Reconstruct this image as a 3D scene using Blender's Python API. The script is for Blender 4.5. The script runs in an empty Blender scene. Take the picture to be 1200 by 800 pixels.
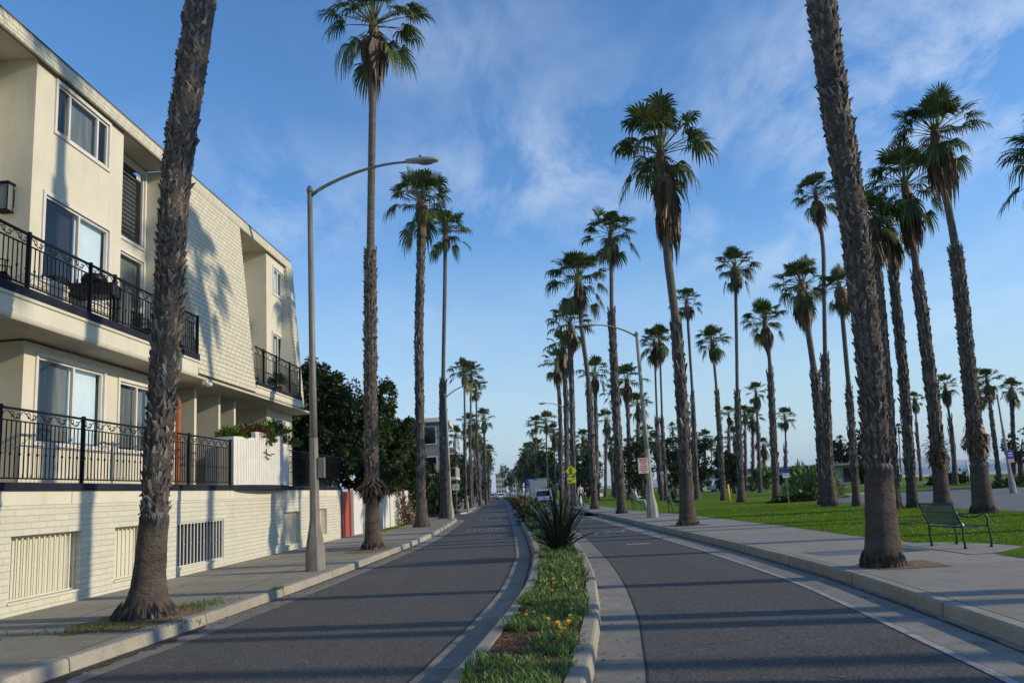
import bpy, bmesh, math, random
import numpy as np
from mathutils import Vector, Matrix
sc = bpy.context.scene
col = sc.collection
R = math.radians
rnd = random.Random(7)

# ------------------------------------------------------------------ helpers
def tag(o, label=None, cat=None, group=None, kind=None):
    if label: o['label'] = label
    if cat: o['category'] = cat
    if group: o['group'] = group
    if kind: o['kind'] = kind
    return o

def empty(name, loc=(0, 0, 0), rz=0, label=None, cat=None, group=None):
    o = bpy.data.objects.new(name, None); col.objects.link(o)
    o.location = loc; o.rotation_euler = (0, 0, rz); o.empty_display_size = .2
    return tag(o, label, cat, group)

class MB:
    """mesh builder: boxes, tubes, sheets -> ONE object"""
    def __init__(s): s.v = []; s.f = []; s.m = []; s.uv = None; s.sm = []
    def add(s, vs, fs, mi=0, smooth=False):
        b = len(s.v); s.v.extend(vs)
        for f in fs: s.f.append(tuple(i + b for i in f)); s.m.append(mi); s.sm.append(smooth)
    def box(s, x0, x1, y0, y1, z0, z1, mi=0):
        s.add([(x0,y0,z0),(x1,y0,z0),(x1,y1,z0),(x0,y1,z0),(x0,y0,z1),(x1,y0,z1),(x1,y1,z1),(x0,y1,z1)],
              [(0,3,2,1),(4,5,6,7),(0,1,5,4),(1,2,6,5),(2,3,7,6),(3,0,4,7)], mi)
    def quad(s, a, b, c, d, mi=0): s.add([a,b,c,d], [(0,1,2,3)], mi)
    def prism(s, pts, z0, z1, mi=0):
        n = len(pts)
        s.add([(x,y,z0) for x,y in pts] + [(x,y,z1) for x,y in pts],
              [tuple(range(n-1,-1,-1)), tuple(range(n,2*n))] + [(i,(i+1)%n,n+(i+1)%n,n+i) for i in range(n)], mi)
    def tube(s, pts, rad, n=8, mi=0, cap=True, smooth=True, up=None):
        pts = [Vector(p) for p in pts]
        if not isinstance(rad, (list, tuple)): rad = [rad]*len(pts)
        vs = []; fs = []
        ref = None
        for i, p in enumerate(pts):
            d = (pts[min(i+1, len(pts)-1)] - pts[max(i-1, 0)]).normalized()
            if ref is None:
                ref = Vector((0,0,1)) if abs(d.z) < .9 else Vector((1,0,0))
            a = d.cross(ref).normalized(); b = d.cross(a).normalized(); ref = b.cross(d) * 1.0 if False else ref
            for k in range(n):
                t = 2*math.pi*(k+.5)/n
                vs.append(tuple(p + a*math.cos(t)*rad[i] + b*math.sin(t)*rad[i]))
        for i in range(len(pts)-1):
            for k in range(n):
                fs.append((i*n+k, i*n+(k+1)%n, (i+1)*n+(k+1)%n, (i+1)*n+k))
        s.add(vs, fs, mi, smooth)
        if cap:
            b = len(s.v) - len(vs)
            s.f.append(tuple(b+k for k in range(n-1,-1,-1))); s.m.append(mi); s.sm.append(False)
            s.f.append(tuple(b+(len(pts)-1)*n+k for k in range(n))); s.m.append(mi); s.sm.append(False)
    def lathe(s, prof, n=16, c=(0,0,0), mi=0, smooth=True, ang0=0.0):
        vs = []; fs = []
        for r, z in prof:
            for k in range(n):
                t = ang0 + 2*math.pi*k/n
                vs.append((c[0]+r*math.cos(t), c[1]+r*math.sin(t), c[2]+z))
        for i in range(len(prof)-1):
            for k in range(n):
                fs.append((i*n+k, i*n+(k+1)%n, (i+1)*n+(k+1)%n, (i+1)*n+k))
        fs.append(tuple(range(n-1,-1,-1))); fs.append(tuple((len(prof)-1)*n+k for k in range(n)))
        s.add(vs, fs, mi, smooth)
    def ell(s, c, r, mi=0, nu=12, nv=8):
        prof = []
        vs = []; fs = []
        for j in range(nv+1):
            ph = -math.pi/2 + math.pi*j/nv
            for k in range(nu):
                t = 2*math.pi*k/nu
                vs.append((c[0]+r[0]*math.cos(ph)*math.cos(t), c[1]+r[1]*math.cos(ph)*math.sin(t), c[2]+r[2]*math.sin(ph)))
        for j in range(nv):
            for k in range(nu): fs.append((j*nu+k, j*nu+(k+1)%nu, (j+1)*nu+(k+1)%nu, (j+1)*nu+k))
        s.add(vs, fs, mi, True)
    def mesh(s, name, mats):
        me = bpy.data.meshes.new(name)
        me.from_pydata(s.v, [], s.f)
        for m in (mats if isinstance(mats, (list, tuple)) else [mats]): me.materials.append(m)
        me.polygons.foreach_set('material_index', s.m)
        me.polygons.foreach_set('use_smooth', s.sm)
        if s.uv:
            u = me.uv_layers.new(name='UVMap')
            flat = [c for f in s.f for i in f for c in s.uv[i]]
            u.data.foreach_set('uv', flat)
        me.update()
        return me
    def build(s, name, mats, parent=None, bevel=0):
        o = bpy.data.objects.new(name, s.mesh(name, mats)); col.objects.link(o)
        if parent is not None: o.parent = parent
        if bevel:
            b = o.modifiers.new('b', 'BEVEL'); b.width = bevel; b.segments = 2; b.limit_method = 'ANGLE'
        return o

def copy_tree(o, parent=None):
    c = o.copy(); col.objects.link(c); c.parent = parent
    for ch in list(o.children): copy_tree(ch, c)
    return c

# ------------------------------------------------------------------ materials
def nodes(name):
    m = bpy.data.materials.new(name); m.use_nodes = True
    nt = m.node_tree; b = nt.nodes['Principled BSDF']
    return m, nt, b, nt.nodes.new, nt.links.new
def setin(n, **k):
    for a, v in k.items(): n.inputs[a.replace('_', ' ')].default_value = v
def ramp(nt, fac, stops):
    r = nt.nodes.new('ShaderNodeValToRGB')
    e = r.color_ramp.elements
    while len(e) < len(stops): e.new(.5)
    for i, (p, c) in enumerate(stops): e[i].position = p; e[i].color = (*c, 1)
    nt.links.new(fac, r.inputs[0]); return r.outputs[0]
def mixc(nt, fac, a, b, mode='MIX'):
    n = nt.nodes.new('ShaderNodeMix'); n.data_type = 'RGBA'; n.blend_type = mode
    for i, v in ((0, fac), (6, a), (7, b)):
        if isinstance(v, (int, float)): n.inputs[i].default_value = v
        elif isinstance(v, tuple): n.inputs[i].default_value = (*v, 1)
        else: nt.links.new(v, n.inputs[i])
    return n.outputs[2]
def noise(nt, vec, scale, detail=4, rough=.6, dist=0):
    n = nt.nodes.new('ShaderNodeTexNoise'); setin(n, Scale=scale, Detail=detail, Roughness=rough, Distortion=dist)
    if vec is not None: nt.links.new(vec, n.inputs['Vector'])
    return n.outputs[0]
def mth(nt, op, a, b=0.0, c=0.0):
    n = nt.nodes.new('ShaderNodeMath'); n.operation = op
    for i, v in enumerate((a, b, c)):
        if isinstance(v, (int, float)): n.inputs[i].default_value = v
        else: nt.links.new(v, n.inputs[i])
    return n.outputs[0]
def coord(nt, which='Object', scale=None, rot=None):
    t = nt.nodes.new('ShaderNodeTexCoord'); o = t.outputs[which]
    if scale or rot:
        mp = nt.nodes.new('ShaderNodeMapping')
        if scale: mp.inputs['Scale'].default_value = scale
        if rot: mp.inputs['Rotation'].default_value = rot
        nt.links.new(o, mp.inputs[0]); o = mp.outputs[0]
    return o
def bump(nt, b, h, strength=.5, dist=.02, prev=None):
    n = nt.nodes.new('ShaderNodeBump'); setin(n, Strength=strength, Distance=dist)
    nt.links.new(h, n.inputs['Height'])
    if prev is not None: nt.links.new(prev, n.inputs['Normal'])
    nt.links.new(n.outputs[0], b.inputs['Normal']); return n.outputs[0]

def M(name, c1, c2=None, scale=6, rough=.8, bmp=0, bscale=40, bdist=.01, metal=0, spec=.35, stretch=None, pos=(.35,.65)):
    m, nt, b, N, L = nodes(name)
    v = coord(nt, 'Object', stretch)
    if c2: L(ramp(nt, noise(nt, v, scale, 6), [(pos[0], c1), (pos[1], c2)]), b.inputs['Base Color'])
    else: b.inputs['Base Color'].default_value = (*c1, 1)
    setin(b, Roughness=rough, Metallic=metal); b.inputs['Specular IOR Level'].default_value = spec
    if bmp: bump(nt, b, noise(nt, v, bscale, 5), bmp, bdist)
    return m

def leafmat(name, c1, c2, trans=.35, c3=None, rough=.5):
    m, nt, b, N, L = nodes(name)
    g = N('ShaderNodeNewGeometry')
    st = [(0, c1), (1, c2)] if not c3 else [(0, c1), (.8, c2), (1, c3)]
    c = ramp(nt, g.outputs['Random Per Island'], st)
    big = noise(nt, coord(nt, 'Object'), 1.3, 2)
    c = mixc(nt, mth(nt, 'MULTIPLY', big, .5), c, c1)
    L(c, b.inputs['Base Color']); setin(b, Roughness=rough); b.inputs['Specular IOR Level'].default_value = .3
    t = N('ShaderNodeBsdfTranslucent'); L(c, t.inputs[0])
    mx = N('ShaderNodeMixShader'); mx.inputs[0].default_value = trans
    L(b.outputs[0], mx.inputs[1]); L(t.outputs[0], mx.inputs[2])
    L(mx.outputs[0], nt.nodes['Material Output'].inputs[0])
    return m

def concrete_mat(name, c1, c2, joint=1.5, jw=.012, cross=None, dark=.45, stain=.5, crossoff=0.0):
    m, nt, b, N, L = nodes(name)
    ob = coord(nt, 'Object'); uv = N('ShaderNodeUVMap').outputs[0]
    base = ramp(nt, noise(nt, ob, 1.1, 8, .65), [(.3, c1), (.7, c2)])
    fine = noise(nt, ob, 55, 4, .7)
    base = mixc(nt, .22, base, ramp(nt, fine, [(.3, (.12,.11,.1)), (.7, (.7,.68,.64))]))
    blot = noise(nt, ob, 3.3, 6, .75, .4)
    base = mixc(nt, mth(nt, 'MULTIPLY', ramp(nt, blot, [(.5, (0,0,0)), (.7, (1,1,1))]), stain), base, tuple(x*.55 for x in c1))
    spots = noise(nt, ob, 17, 3, .5)
    base = mixc(nt, mth(nt, 'MULTIPLY', ramp(nt, spots, [(.68, (0,0,0)), (.72, (1,1,1))]), .45), base, tuple(x*.4 for x in c1))
    sx = N('ShaderNodeSeparateXYZ'); L(uv, sx.inputs[0])
    wob = mth(nt, 'MULTIPLY', mth(nt, 'SUBTRACT', noise(nt, ob, 9, 3), .5), .02)
    j = mth(nt, 'PINGPONG', mth(nt, 'ADD', sx.outputs[0], wob), joint/2)
    jm = mth(nt, 'LESS_THAN', j, jw)
    if cross:
        k = mth(nt, 'PINGPONG', mth(nt, 'ADD', sx.outputs[1], crossoff), cross/2)
        jm = mth(nt, 'MAXIMUM', jm, mth(nt, 'LESS_THAN', k, jw))
    # every slab its own tone
    cell = mth(nt, 'FLOOR', mth(nt, 'DIVIDE', sx.outputs[0], joint)); wn = N('ShaderNodeTexWhiteNoise'); wn.noise_dimensions = '1D'
    L(cell, wn.inputs['W'])
    base = mixc(nt, mth(nt, 'MULTIPLY', wn.outputs[0], .36), base, tuple(x*.62 for x in c1))
    L(mixc(nt, mth(nt, 'MULTIPLY', jm, .85), base, tuple(x*dark*.5 for x in c1)), b.inputs['Base Color'])
    setin(b, Roughness=.9); b.inputs['Specular IOR Level'].default_value = .25
    h = mth(nt, 'SUBTRACT', mth(nt, 'MULTIPLY', fine, .25), jm)
    bump(nt, b, h, .5, .008)
    return m

def asphalt_mat():
    m, nt, b, N, L = nodes('asphalt')
    ob = coord(nt, 'Object')
    base = ramp(nt, noise(nt, ob, .35, 6, .6), [(.3, (.07,.063,.051)), (.7, (.102,.093,.078))])
    st = noise(nt, coord(nt, 'Object', (2.2, .09, 1)), 1.0, 4)
    base = mixc(nt, mth(nt, 'MULTIPLY', ramp(nt, st, [(.4,(0,0,0)),(.62,(1,1,1))]), .6), base, (.13,.124,.112))
    v = N('ShaderNodeTexVoronoi'); v.feature = 'F1'; setin(v, Scale=58.0); L(ob, v.inputs['Vector'])
    base = mixc(nt, .62, base, ramp(nt, v.outputs['Color'], [(.15, (.02,.02,.02)), (.8, (.16,.152,.136)), (1, (.38,.36,.32))]))
    # fine wandering cracks
    w = N('ShaderNodeTexVoronoi'); w.feature = 'DISTANCE_TO_EDGE'; setin(w, Scale=.42)
    dv = N('ShaderNodeVectorMath'); dv.operation = 'ADD'
    nn = N('ShaderNodeTexNoise'); setin(nn, Scale=1.7, Detail=6.0); L(ob, nn.inputs['Vector'])
    sc_ = N('ShaderNodeVectorMath'); sc_.operation = 'SCALE'; sc_.inputs['Scale'].default_value = .9
    L(nn.outputs['Color'], sc_.inputs[0]); L(ob, dv.inputs[0]); L(sc_.outputs[0], dv.inputs[1]); L(dv.outputs[0], w.inputs['Vector'])
    cr = mth(nt, 'MULTIPLY', mth(nt, 'LESS_THAN', w.outputs[0], .004), mth(nt, 'GREATER_THAN', noise(nt, ob, .5, 2), .55))
    base = mixc(nt, mth(nt, 'MULTIPLY', cr, .6), base, (.02,.02,.02))
    pat = N('ShaderNodeTexVoronoi'); pat.feature = 'F1'; setin(pat, Scale=.16, Randomness=1.0); L(coord(nt, 'Object', (1, .55, 1)), pat.inputs['Vector'])
    base = mixc(nt, .22, base, ramp(nt, pat.outputs['Color'], [(.2, (.03,.03,.03)), (.8, (.14,.137,.13))]))
    oil = ramp(nt, noise(nt, ob, 1.4, 5, .7), [(.62,(0,0,0)),(.76,(1,1,1))])
    base = mixc(nt, mth(nt, 'MULTIPLY', oil, .35), base, (.03,.03,.03))
    L(base, b.inputs['Base Color']); setin(b, Roughness=.82); b.inputs['Specular IOR Level'].default_value = .3
    bump(nt, b, v.outputs['Distance'], .35, .006)
    return m

def brick_mat(name, c1, c2, mortar, bw, rh, ms, bstr=.6, bdist=.012, offset=.5, rotz=False, dirt=.35):
    m, nt, b, N, L = nodes(name)
    ob = coord(nt, 'Object'); sx = N('ShaderNodeSeparateXYZ'); L(ob, sx.inputs[0])
    cx = N('ShaderNodeCombineXYZ'); L(mth(nt, 'ADD', sx.outputs[0], sx.outputs[1]), cx.inputs[0])
    L(mth(nt, 'ADD', sx.outputs[2], mth(nt, 'MULTIPLY', noise(nt, ob, 2.5, 2), .012)), cx.inputs[1])
    br = N('ShaderNodeTexBrick'); L(cx.outputs[0], br.inputs['Vector'])
    setin(br, Color1=(*c1, 1), Color2=(*c2, 1), Mortar=(*mortar, 1), Scale=1.0, Bias=0.0)
    br.inputs['Mortar Size'].default_value = ms; br.inputs['Mortar Smooth'].default_value = .4
    br.inputs['Brick Width'].default_value = bw; br.inputs['Row Height'].default_value = rh; br.offset = offset
    stn = ramp(nt, noise(nt, coord(nt, 'Object', (1, 1, .35)), 1.6, 6, .7), [(.5,(0,0,0)),(.75,(1,1,1))])
    c = mixc(nt, mth(nt, 'MULTIPLY', stn, dirt), br.outputs[0], tuple(x*.72 for x in c1))
    L(c, b.inputs['Base Color']); setin(b, Roughness=.75)
    h = mth(nt, 'ADD', mth(nt, 'MULTIPLY', br.outputs['Fac'], -1.0), mth(nt, 'MULTIPLY', noise(nt, ob, 30, 4), .35))
    h = mth(nt, 'ADD', h, mth(nt, 'MULTIPLY', noise(nt, ob, 6, 2), .8))
    bump(nt, b, h, bstr, bdist)
    return m

mt = {}
mt['asphalt'] = asphalt_mat()
mt['walk'] = concrete_mat('sidewalk_concrete', (.25,.225,.165), (.34,.31,.235), 1.55, .011, 1.6)
mt['walk2'] = concrete_mat('park_walk_concrete', (.27,.25,.2), (.35,.325,.265), 3.1, .012, None)
mt['kerb'] = concrete_mat('kerb_concrete', (.29,.265,.2), (.41,.375,.29), 3.05, .014)
mt['gutter'] = concrete_mat('gutter_concrete', (.19,.175,.145), (.29,.27,.225), 3.05, .01, stain=.7)
mt['dirt'] = M('bare_dirt', (.16,.09,.05), (.3,.19,.11), 7, .95, .8, 25, .02)
mt['mulch'] = M('bark_mulch', (.08,.04,.02), (.3,.17,.09), 38, .95, 1, 45, .03)
mt['grass'] = M('mown_grass', (.105,.185,.008), (.18,.275,.016), .8, .95, .9, 60, .04, spec=.05)
def lawnmat():
    m, nt, b, N, L = nodes('mown_grass'); ob = coord(nt, 'Object')
    c = ramp(nt, noise(nt, ob, .8, 6, .65), [(.3, (.085,.16,.008)), (.7, (.17,.265,.016))])
    c = mixc(nt, .4, c, ramp(nt, noise(nt, ob, 26, 4, .7), [(.3, (.03,.07,.005)), (.7, (.2,.3,.03))]))
    d = ramp(nt, noise(nt, coord(nt, 'Object', (1, .6, 1)), .35, 5, .7), [(.55,(0,0,0)),(.72,(1,1,1))])
    c = mixc(nt, mth(nt, 'MULTIPLY', d, .45), c, (.24,.24,.07))
    L(c, b.inputs['Base Color']); setin(b, Roughness=.95); b.inputs['Specular IOR Level'].default_value = .05
    bump(nt, b, noise(nt, ob, 60, 5), .9, .04); return m
mt['grass'] = lawnmat()
mt['sand'] = M('beach_sand', (.42,.36,.27), (.52,.45,.34), .2, .95, .3, 3, .1)
mt['ground'] = M('dry_ground', (.16,.15,.1), (.25,.23,.16), .3, .95)
mt['paint'] = M('worn_road_paint', (.1,.1,.097), (.38,.38,.365), 11, .8, pos=(.42,.62))
mt['line'] = M('worn_edge_line', (.2,.19,.18), (.42,.4,.37), 5, .8, pos=(.35,.6))
mt['brick'] = brick_mat('painted_block', (.54,.525,.42), (.59,.575,.465), (.49,.475,.375), .43, .105, .006, .8, .016)
mt['shingle'] = brick_mat('painted_shingle', (.55,.53,.4), (.62,.6,.46), (.42,.4,.3), .3, .13, .012, 1, .03)
def stained(name, c1, c2, drip, bs=90):
    m, nt, b, N, L = nodes(name); ob = coord(nt, 'Object')
    c = ramp(nt, noise(nt, ob, 1.2, 6, .6), [(.35, c1), (.65, c2)])
    st = noise(nt, coord(nt, 'Object', (5, 5, .25)), 1.0, 7, .7); bl = noise(nt, ob, .8, 5, .7)
    k = mth(nt, 'MULTIPLY', ramp(nt, st, [(.52,(0,0,0)),(.72,(1,1,1))]), ramp(nt, bl, [(.42,(0,0,0)),(.62,(1,1,1))]))
    c = mixc(nt, mth(nt, 'MULTIPLY', k, drip), c, tuple(x*.55 for x in c1))
    L(c, b.inputs['Base Color']); setin(b, Roughness=.85); b.inputs['Specular IOR Level'].default_value = .25
    bump(nt, b, noise(nt, ob, bs, 4), .4, .008); return m
mt['smooth'] = stained('cream_paint', (.58,.56,.445), (.64,.62,.5), .5, 25)
mt['stucco'] = stained('cream_stucco', (.58,.555,.445), (.64,.615,.5), .4)
mt['white'] = M('white_paint', (.6,.59,.54), (.67,.66,.61), 3, .6)
mt['navy'] = M('dark_navy_trim', (.012,.014,.024), (.022,.025,.038), 3, .7, spec=.15)
mt['iron'] = M('black_iron', (.006,.006,.008), (.016,.016,.018), 20, .6, spec=.15)
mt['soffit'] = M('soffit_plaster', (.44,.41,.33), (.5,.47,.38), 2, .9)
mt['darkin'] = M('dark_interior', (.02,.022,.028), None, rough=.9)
mt['curtain'] = M('curtain', (.1,.125,.13), (.19,.22,.22), 1.4, .8, stretch=(6, 1, .4))
mt['blind'] = M('pale_blind', (.55,.68,.78), (.66,.78,.86), 1.5, .6)
mt['orange'] = M('orange_door_paint', (.3,.08,.025), (.4,.12,.04), 4, .5)
mt['redgate'] = M('faded_red_metal', (.3,.06,.045), (.42,.1,.07), 5, .7, stretch=(1,1,.2))
def glass(name, tint=(.012,.016,.022), spec=.9):
    m, nt, b, N, L = nodes(name)
    g = N('ShaderNodeBsdfGlossy'); g.inputs['Roughness'].default_value = .03
    t = N('ShaderNodeBsdfTransparent'); t.inputs[0].default_value = (.9,.93,.95,1)
    f = N('ShaderNodeFresnel'); f.inputs[0].default_value = 1.55
    mx = N('ShaderNodeMixShader'); L(f.outputs[0], mx.inputs[0]); L(t.outputs[0], mx.inputs[1]); L(g.outputs[0], mx.inputs[2])
    L(mx.outputs[0], nt.nodes['Material Output'].inputs[0]); return m
mt['glass'] = glass('window_glass')
mt['glossdark'] = M('dark_car_glass', (.01,.012,.015), None, rough=.06, spec=.9)
mt['concpole'] = M('lamp_pole_concrete', (.27,.26,.22), (.36,.345,.3), 9, .8, .3, 120, .004, stretch=(1,1,.25))
mt['concdark'] = M('lamp_pedestal_concrete', (.17,.16,.135), (.25,.24,.205), 9, .85, .4, 120, .004, stretch=(1,1,.25))
mt['steel'] = M('weathered_steel', (.16,.155,.14), (.24,.235,.21), 8, .6, metal=.2, stretch=(1,1,.2))
mt['lamphead'] = M('grey_lamp_housing', (.3,.31,.3), (.4,.41,.4), 6, .5)
mt['bone'] = M('white_post_paint', (.62,.61,.56), (.72,.71,.66), 4, .7)
mt['green'] = M('dark_green_metal', (.012,.04,.032), (.02,.06,.05), 12, .4, spec=.5)
mt['yellow'] = M('safety_yellow', (.75,.5,.01), (.82,.58,.02), 4, .45)
mt['signyel'] = M('sign_yellow', (.68,.72,.015), None, rough=.4)
mt['black'] = M('black_paint', (.012,.012,.012), None, rough=.5)
mt['rubber'] = M('tyre_rubber', (.018,.018,.018), None, rough=.85)
mt['rim'] = M('wheel_metal', (.45,.45,.46), None, rough=.35, metal=.8)
mt['wood'] = M('weathered_wood', (.12,.08,.05), (.22,.16,.11), 6, .85, .4, 30, stretch=(1,1,.1))
mt['skin'] = M('skin', (.42,.25,.17), None, rough=.6)
mt['hair'] = M('dark_hair', (.02,.015,.012), None, rough=.6)
mt['bark'] = M('palm_base_bark', (.045,.037,.031), (.15,.122,.1), 2.6, .95, 1, 16, .05, stretch=(1,1,2.1), pos=(.28,.74))
mt['barktop'] = M('palm_thin_bark', (.08,.07,.06), (.18,.155,.13), 4, .9, .8, 18, .02, stretch=(1,1,7))
mt['trunkbark'] = M('tree_bark', (.06,.045,.03), (.13,.1,.07), 8, .95, .8, 20, .03, stretch=(1,1,.3))
def bootmat():
    m, nt, b, N, L = nodes('palm_leaf_boots')
    g = N('ShaderNodeNewGeometry')
    c = ramp(nt, g.outputs['Random Per Island'], [(0, (.075,.067,.06)), (.5, (.165,.152,.135)), (.93, (.25,.235,.21)), (1, (.36,.34,.31))])
    c = mixc(nt, mth(nt, 'MULTIPLY', noise(nt, coord(nt,'Object',(1,1,.4)), 26, 4), .5), c, (.08,.065,.05))
    L(c, b.inputs['Base Color']); setin(b, Roughness=.9); b.inputs['Specular IOR Level'].default_value = .2
    bump(nt, b, noise(nt, coord(nt,'Object',(1,1,.3)), 60, 4), .6, .01)
    return m
mt['boot'] = bootmat()
mt['frond'] = leafmat('fan_frond_green', (.035,.06,.014), (.085,.125,.026), .25, (.2,.2,.05))
mt['frond2'] = leafmat('frond_petiole', (.08,.1,.03), (.16,.15,.06), .1)
mt['dead'] = leafmat('dead_frond_brown', (.09,.055,.03), (.22,.15,.09), .1)
mt['leafdark'] = leafmat('dark_tree_leaf', (.018,.036,.01), (.05,.08,.022), .22)
mt['leafmid'] = leafmat('mid_tree_leaf', (.025,.05,.01), (.07,.11,.025), .22)
mt['leafgrey'] = leafmat('grey_green_leaf', (.12,.18,.05), (.24,.34,.1), .32, (.36,.43,.25))
mt['leafbright'] = leafmat('bright_hedge_leaf', (.05,.12,.012), (.12,.22,.03), .3)
mt['blade'] = leafmat('flax_blade', (.018,.03,.018), (.05,.075,.04), .12, (.13,.15,.07), .38)
mt['red_leaf'] = leafmat('reddish_shrub_leaf', (.09,.04,.025), (.2,.1,.05), .2)
mt['lawnblade'] = leafmat('lawn_blade', (.12,.22,.006), (.19,.31,.012), .3)
mt['petal'] = M('orange_petal', (.85,.3,.01), (.9,.42,.02), 30, .6)

# ------------------------------------------------------------------ world, sun, camera
SUN_EL, SUN_AZ = R(20), R(101)       # azimuth measured clockwise from +Y (down the road)
w = bpy.data.worlds.new('World'); sc.world = w; w.use_nodes = True
nt = w.node_tree; N = nt.nodes.new; L = nt.links.new
bg = nt.nodes['Background']; bg.inputs[1].default_value = .15
sky = N('ShaderNodeTexSky'); sky.sky_type = 'NISHITA'; sky.sun_disc = False
sky.sun_elevation = SUN_EL; sky.sun_rotation = SUN_AZ; sky.altitude = 0; sky.air_density = 1.0; sky.dust_density = .1; sky.ozone_density = 3.2
# high thin cloud: noise on the direction projected to a layer overhead
tc = N('ShaderNodeTexCoord'); sx = N('ShaderNodeSeparateXYZ'); L(tc.outputs['Generated'], sx.inputs[0])
zc = mth(nt, 'ADD', mth(nt, 'MAXIMUM', sx.outputs[2], 0.0), .16)
px = mth(nt, 'DIVIDE', sx.outputs[0], zc); py = mth(nt, 'DIVIDE', sx.outputs[1], zc)
cb = N('ShaderNodeCombineXYZ'); L(px, cb.inputs[0]); L(py, cb.inputs[1])
mp = N('ShaderNodeMapping'); mp.inputs['Rotation'].default_value = (0,0,R(-28)); mp.inputs['Scale'].default_value = (.62,.34,1); mp.inputs['Location'].default_value = (3.1, 1.4, 0)
L(cb.outputs[0], mp.inputs[0])
n1 = noise(nt, mp.outputs[0], 1.1, 3, .5, .3)
mp2 = N('ShaderNodeMapping'); mp2.inputs['Rotation'].default_value = (0,0,R(-40)); mp2.inputs['Scale'].default_value = (1.9,.95,1); L(cb.outputs[0], mp2.inputs[0])
n2 = noise(nt, mp2.outputs[0], 2.1, 10, .62, .25)
msk = None
for cx_, cy_, r_, am in ((.17,1.75,.5,1.15),(-.03,1.3,.3,.6),(.86,1.42,.62,1.5),(.75,2.15,.55,.9),(-.55,1.85,.5,.75),(.2,3.2,1.2,.3),(1.5,2.6,1.0,.5),(-.2,2.6,.5,.3),(-1.6,.6,1.0,.7),(1.9,-.6,1.4,.9),(-.6,-1.6,1.5,.9)):
    d_ = mth(nt, 'SQRT', mth(nt, 'ADD', mth(nt, 'POWER', mth(nt, 'SUBTRACT', px, cx_), 2.0), mth(nt, 'POWER', mth(nt, 'SUBTRACT', py, cy_), 2.0)))
    k_ = mth(nt, 'MULTIPLY', mth(nt, 'SMOOTH_MIN', 1.0, mth(nt, 'MAXIMUM', mth(nt, 'SUBTRACT', 1.0, mth(nt, 'DIVIDE', d_, r_)), 0.0)), am)
    msk = k_ if msk is None else mth(nt, 'MAXIMUM', msk, k_)
cm = mth(nt, 'MULTIPLY', msk, mth(nt, 'MAXIMUM', mth(nt, 'ADD', mth(nt, 'MULTIPLY', mth(nt, 'SUBTRACT', n2, .46), 3.3), mth(nt, 'MULTIPLY', mth(nt, 'SUBTRACT', n1, .42), .9)), 0.0))

fac = ramp(nt, cm, [(0, (0,0,0)), (.9, (.6,.6,.6))])
hs = N('ShaderNodeHueSaturation'); setin(hs, Saturation=1.13, Value=1.0); L(sky.outputs[0], hs.inputs['Color'])
hz_ = ramp(nt, sx.outputs[2], [(0, (.95,.95,.95)), (.1, (.62,.62,.62)), (.3, (0,0,0))])
tnt = mixc(nt, 1.0, hs.outputs[0], (.9,.98,1.07), 'MULTIPLY')
low = mixc(nt, hz_, tnt, (2.55,3.35,3.9))
cl = mixc(nt, fac, low, (4.4,4.8,5.3))
L(cl, bg.inputs[0])
sd = bpy.data.lights.new('sun', 'SUN'); sd.energy = 3.0; sd.angle = R(.6); sd.color = (1, .84, .62)
so = bpy.data.objects.new('sun', sd); col.objects.link(so)
sv = Vector((math.cos(SUN_EL)*math.sin(SUN_AZ), math.cos(SUN_EL)*math.cos(SUN_AZ), math.sin(SUN_EL)))
so.rotation_euler = sv.to_track_quat('Z', 'Y').to_euler(); so.location = (40, 0, 30)
sc.view_settings.view_transform = 'Standard'; sc.view_settings.look = 'None'; sc.view_settings.gamma = 1
sc.view_settings.exposure = 0.38
CAMH = 1.6
FPX, PIT, ROL, YAW = 960.245, R(10.3309), R(3.4268), R(1.3795)
cam = bpy.data.cameras.new('camera'); co = bpy.data.objects.new('camera', cam); col.objects.link(co); sc.camera = co
cam.sensor_width = 36; cam.lens = 36*FPX/1200; cam.clip_start = .1; cam.clip_end = 20000
fw = Vector((math.sin(YAW)*math.cos(PIT), math.cos(YAW)*math.cos(PIT), math.sin(PIT)))
r0 = Vector((math.cos(YAW), -math.sin(YAW), 0)); u0 = r0.cross(fw)
rr = r0*math.cos(ROL) - u0*math.sin(ROL); uu = rr.cross(fw)
m3 = Matrix((rr, uu, -fw)).transposed()
co.matrix_world = Matrix.Translation((0, 0, CAMH)) @ m3.to_4x4()

# ------------------------------------------------------------------ ground, road, kerbs
def lerp_path(P, y):
    for (xa, ya), (xb, yb) in zip(P, P[1:]):
        if ya <= y <= yb: return xa + (xb-xa)*(y-ya)/(yb-ya)
    return P[0][0] if y < P[0][1] else P[-1][0]
def smooth_path(P, step=.8):
    """Catmull-Rom resample of a polyline"""
    P = [Vector((x, y, 0)) for x, y in P]; out = []
    for i in range(len(P)-1):
        a, b, c, d = P[max(i-1,0)], P[i], P[i+1], P[min(i+2,len(P)-1)]
        n = max(1, int((c-b).length/step)); n = min(n, 30)
        for k in range(n):
            t = k/n
            # non-uniform safe: blend of linear and catmull
            q = .5*((2*b) + (-a+c)*t + (2*a-5*b+4*c-d)*t*t + (-a+3*b-3*c+d)*t**3)
            l = b.lerp(c, t)
            r_ = min((b-a).length or 1, (d-c).length or 1)/max((c-b).length, .01)
            out.append(q if r_ > .5 else l)
    out.append(P[-1]); return out
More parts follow.
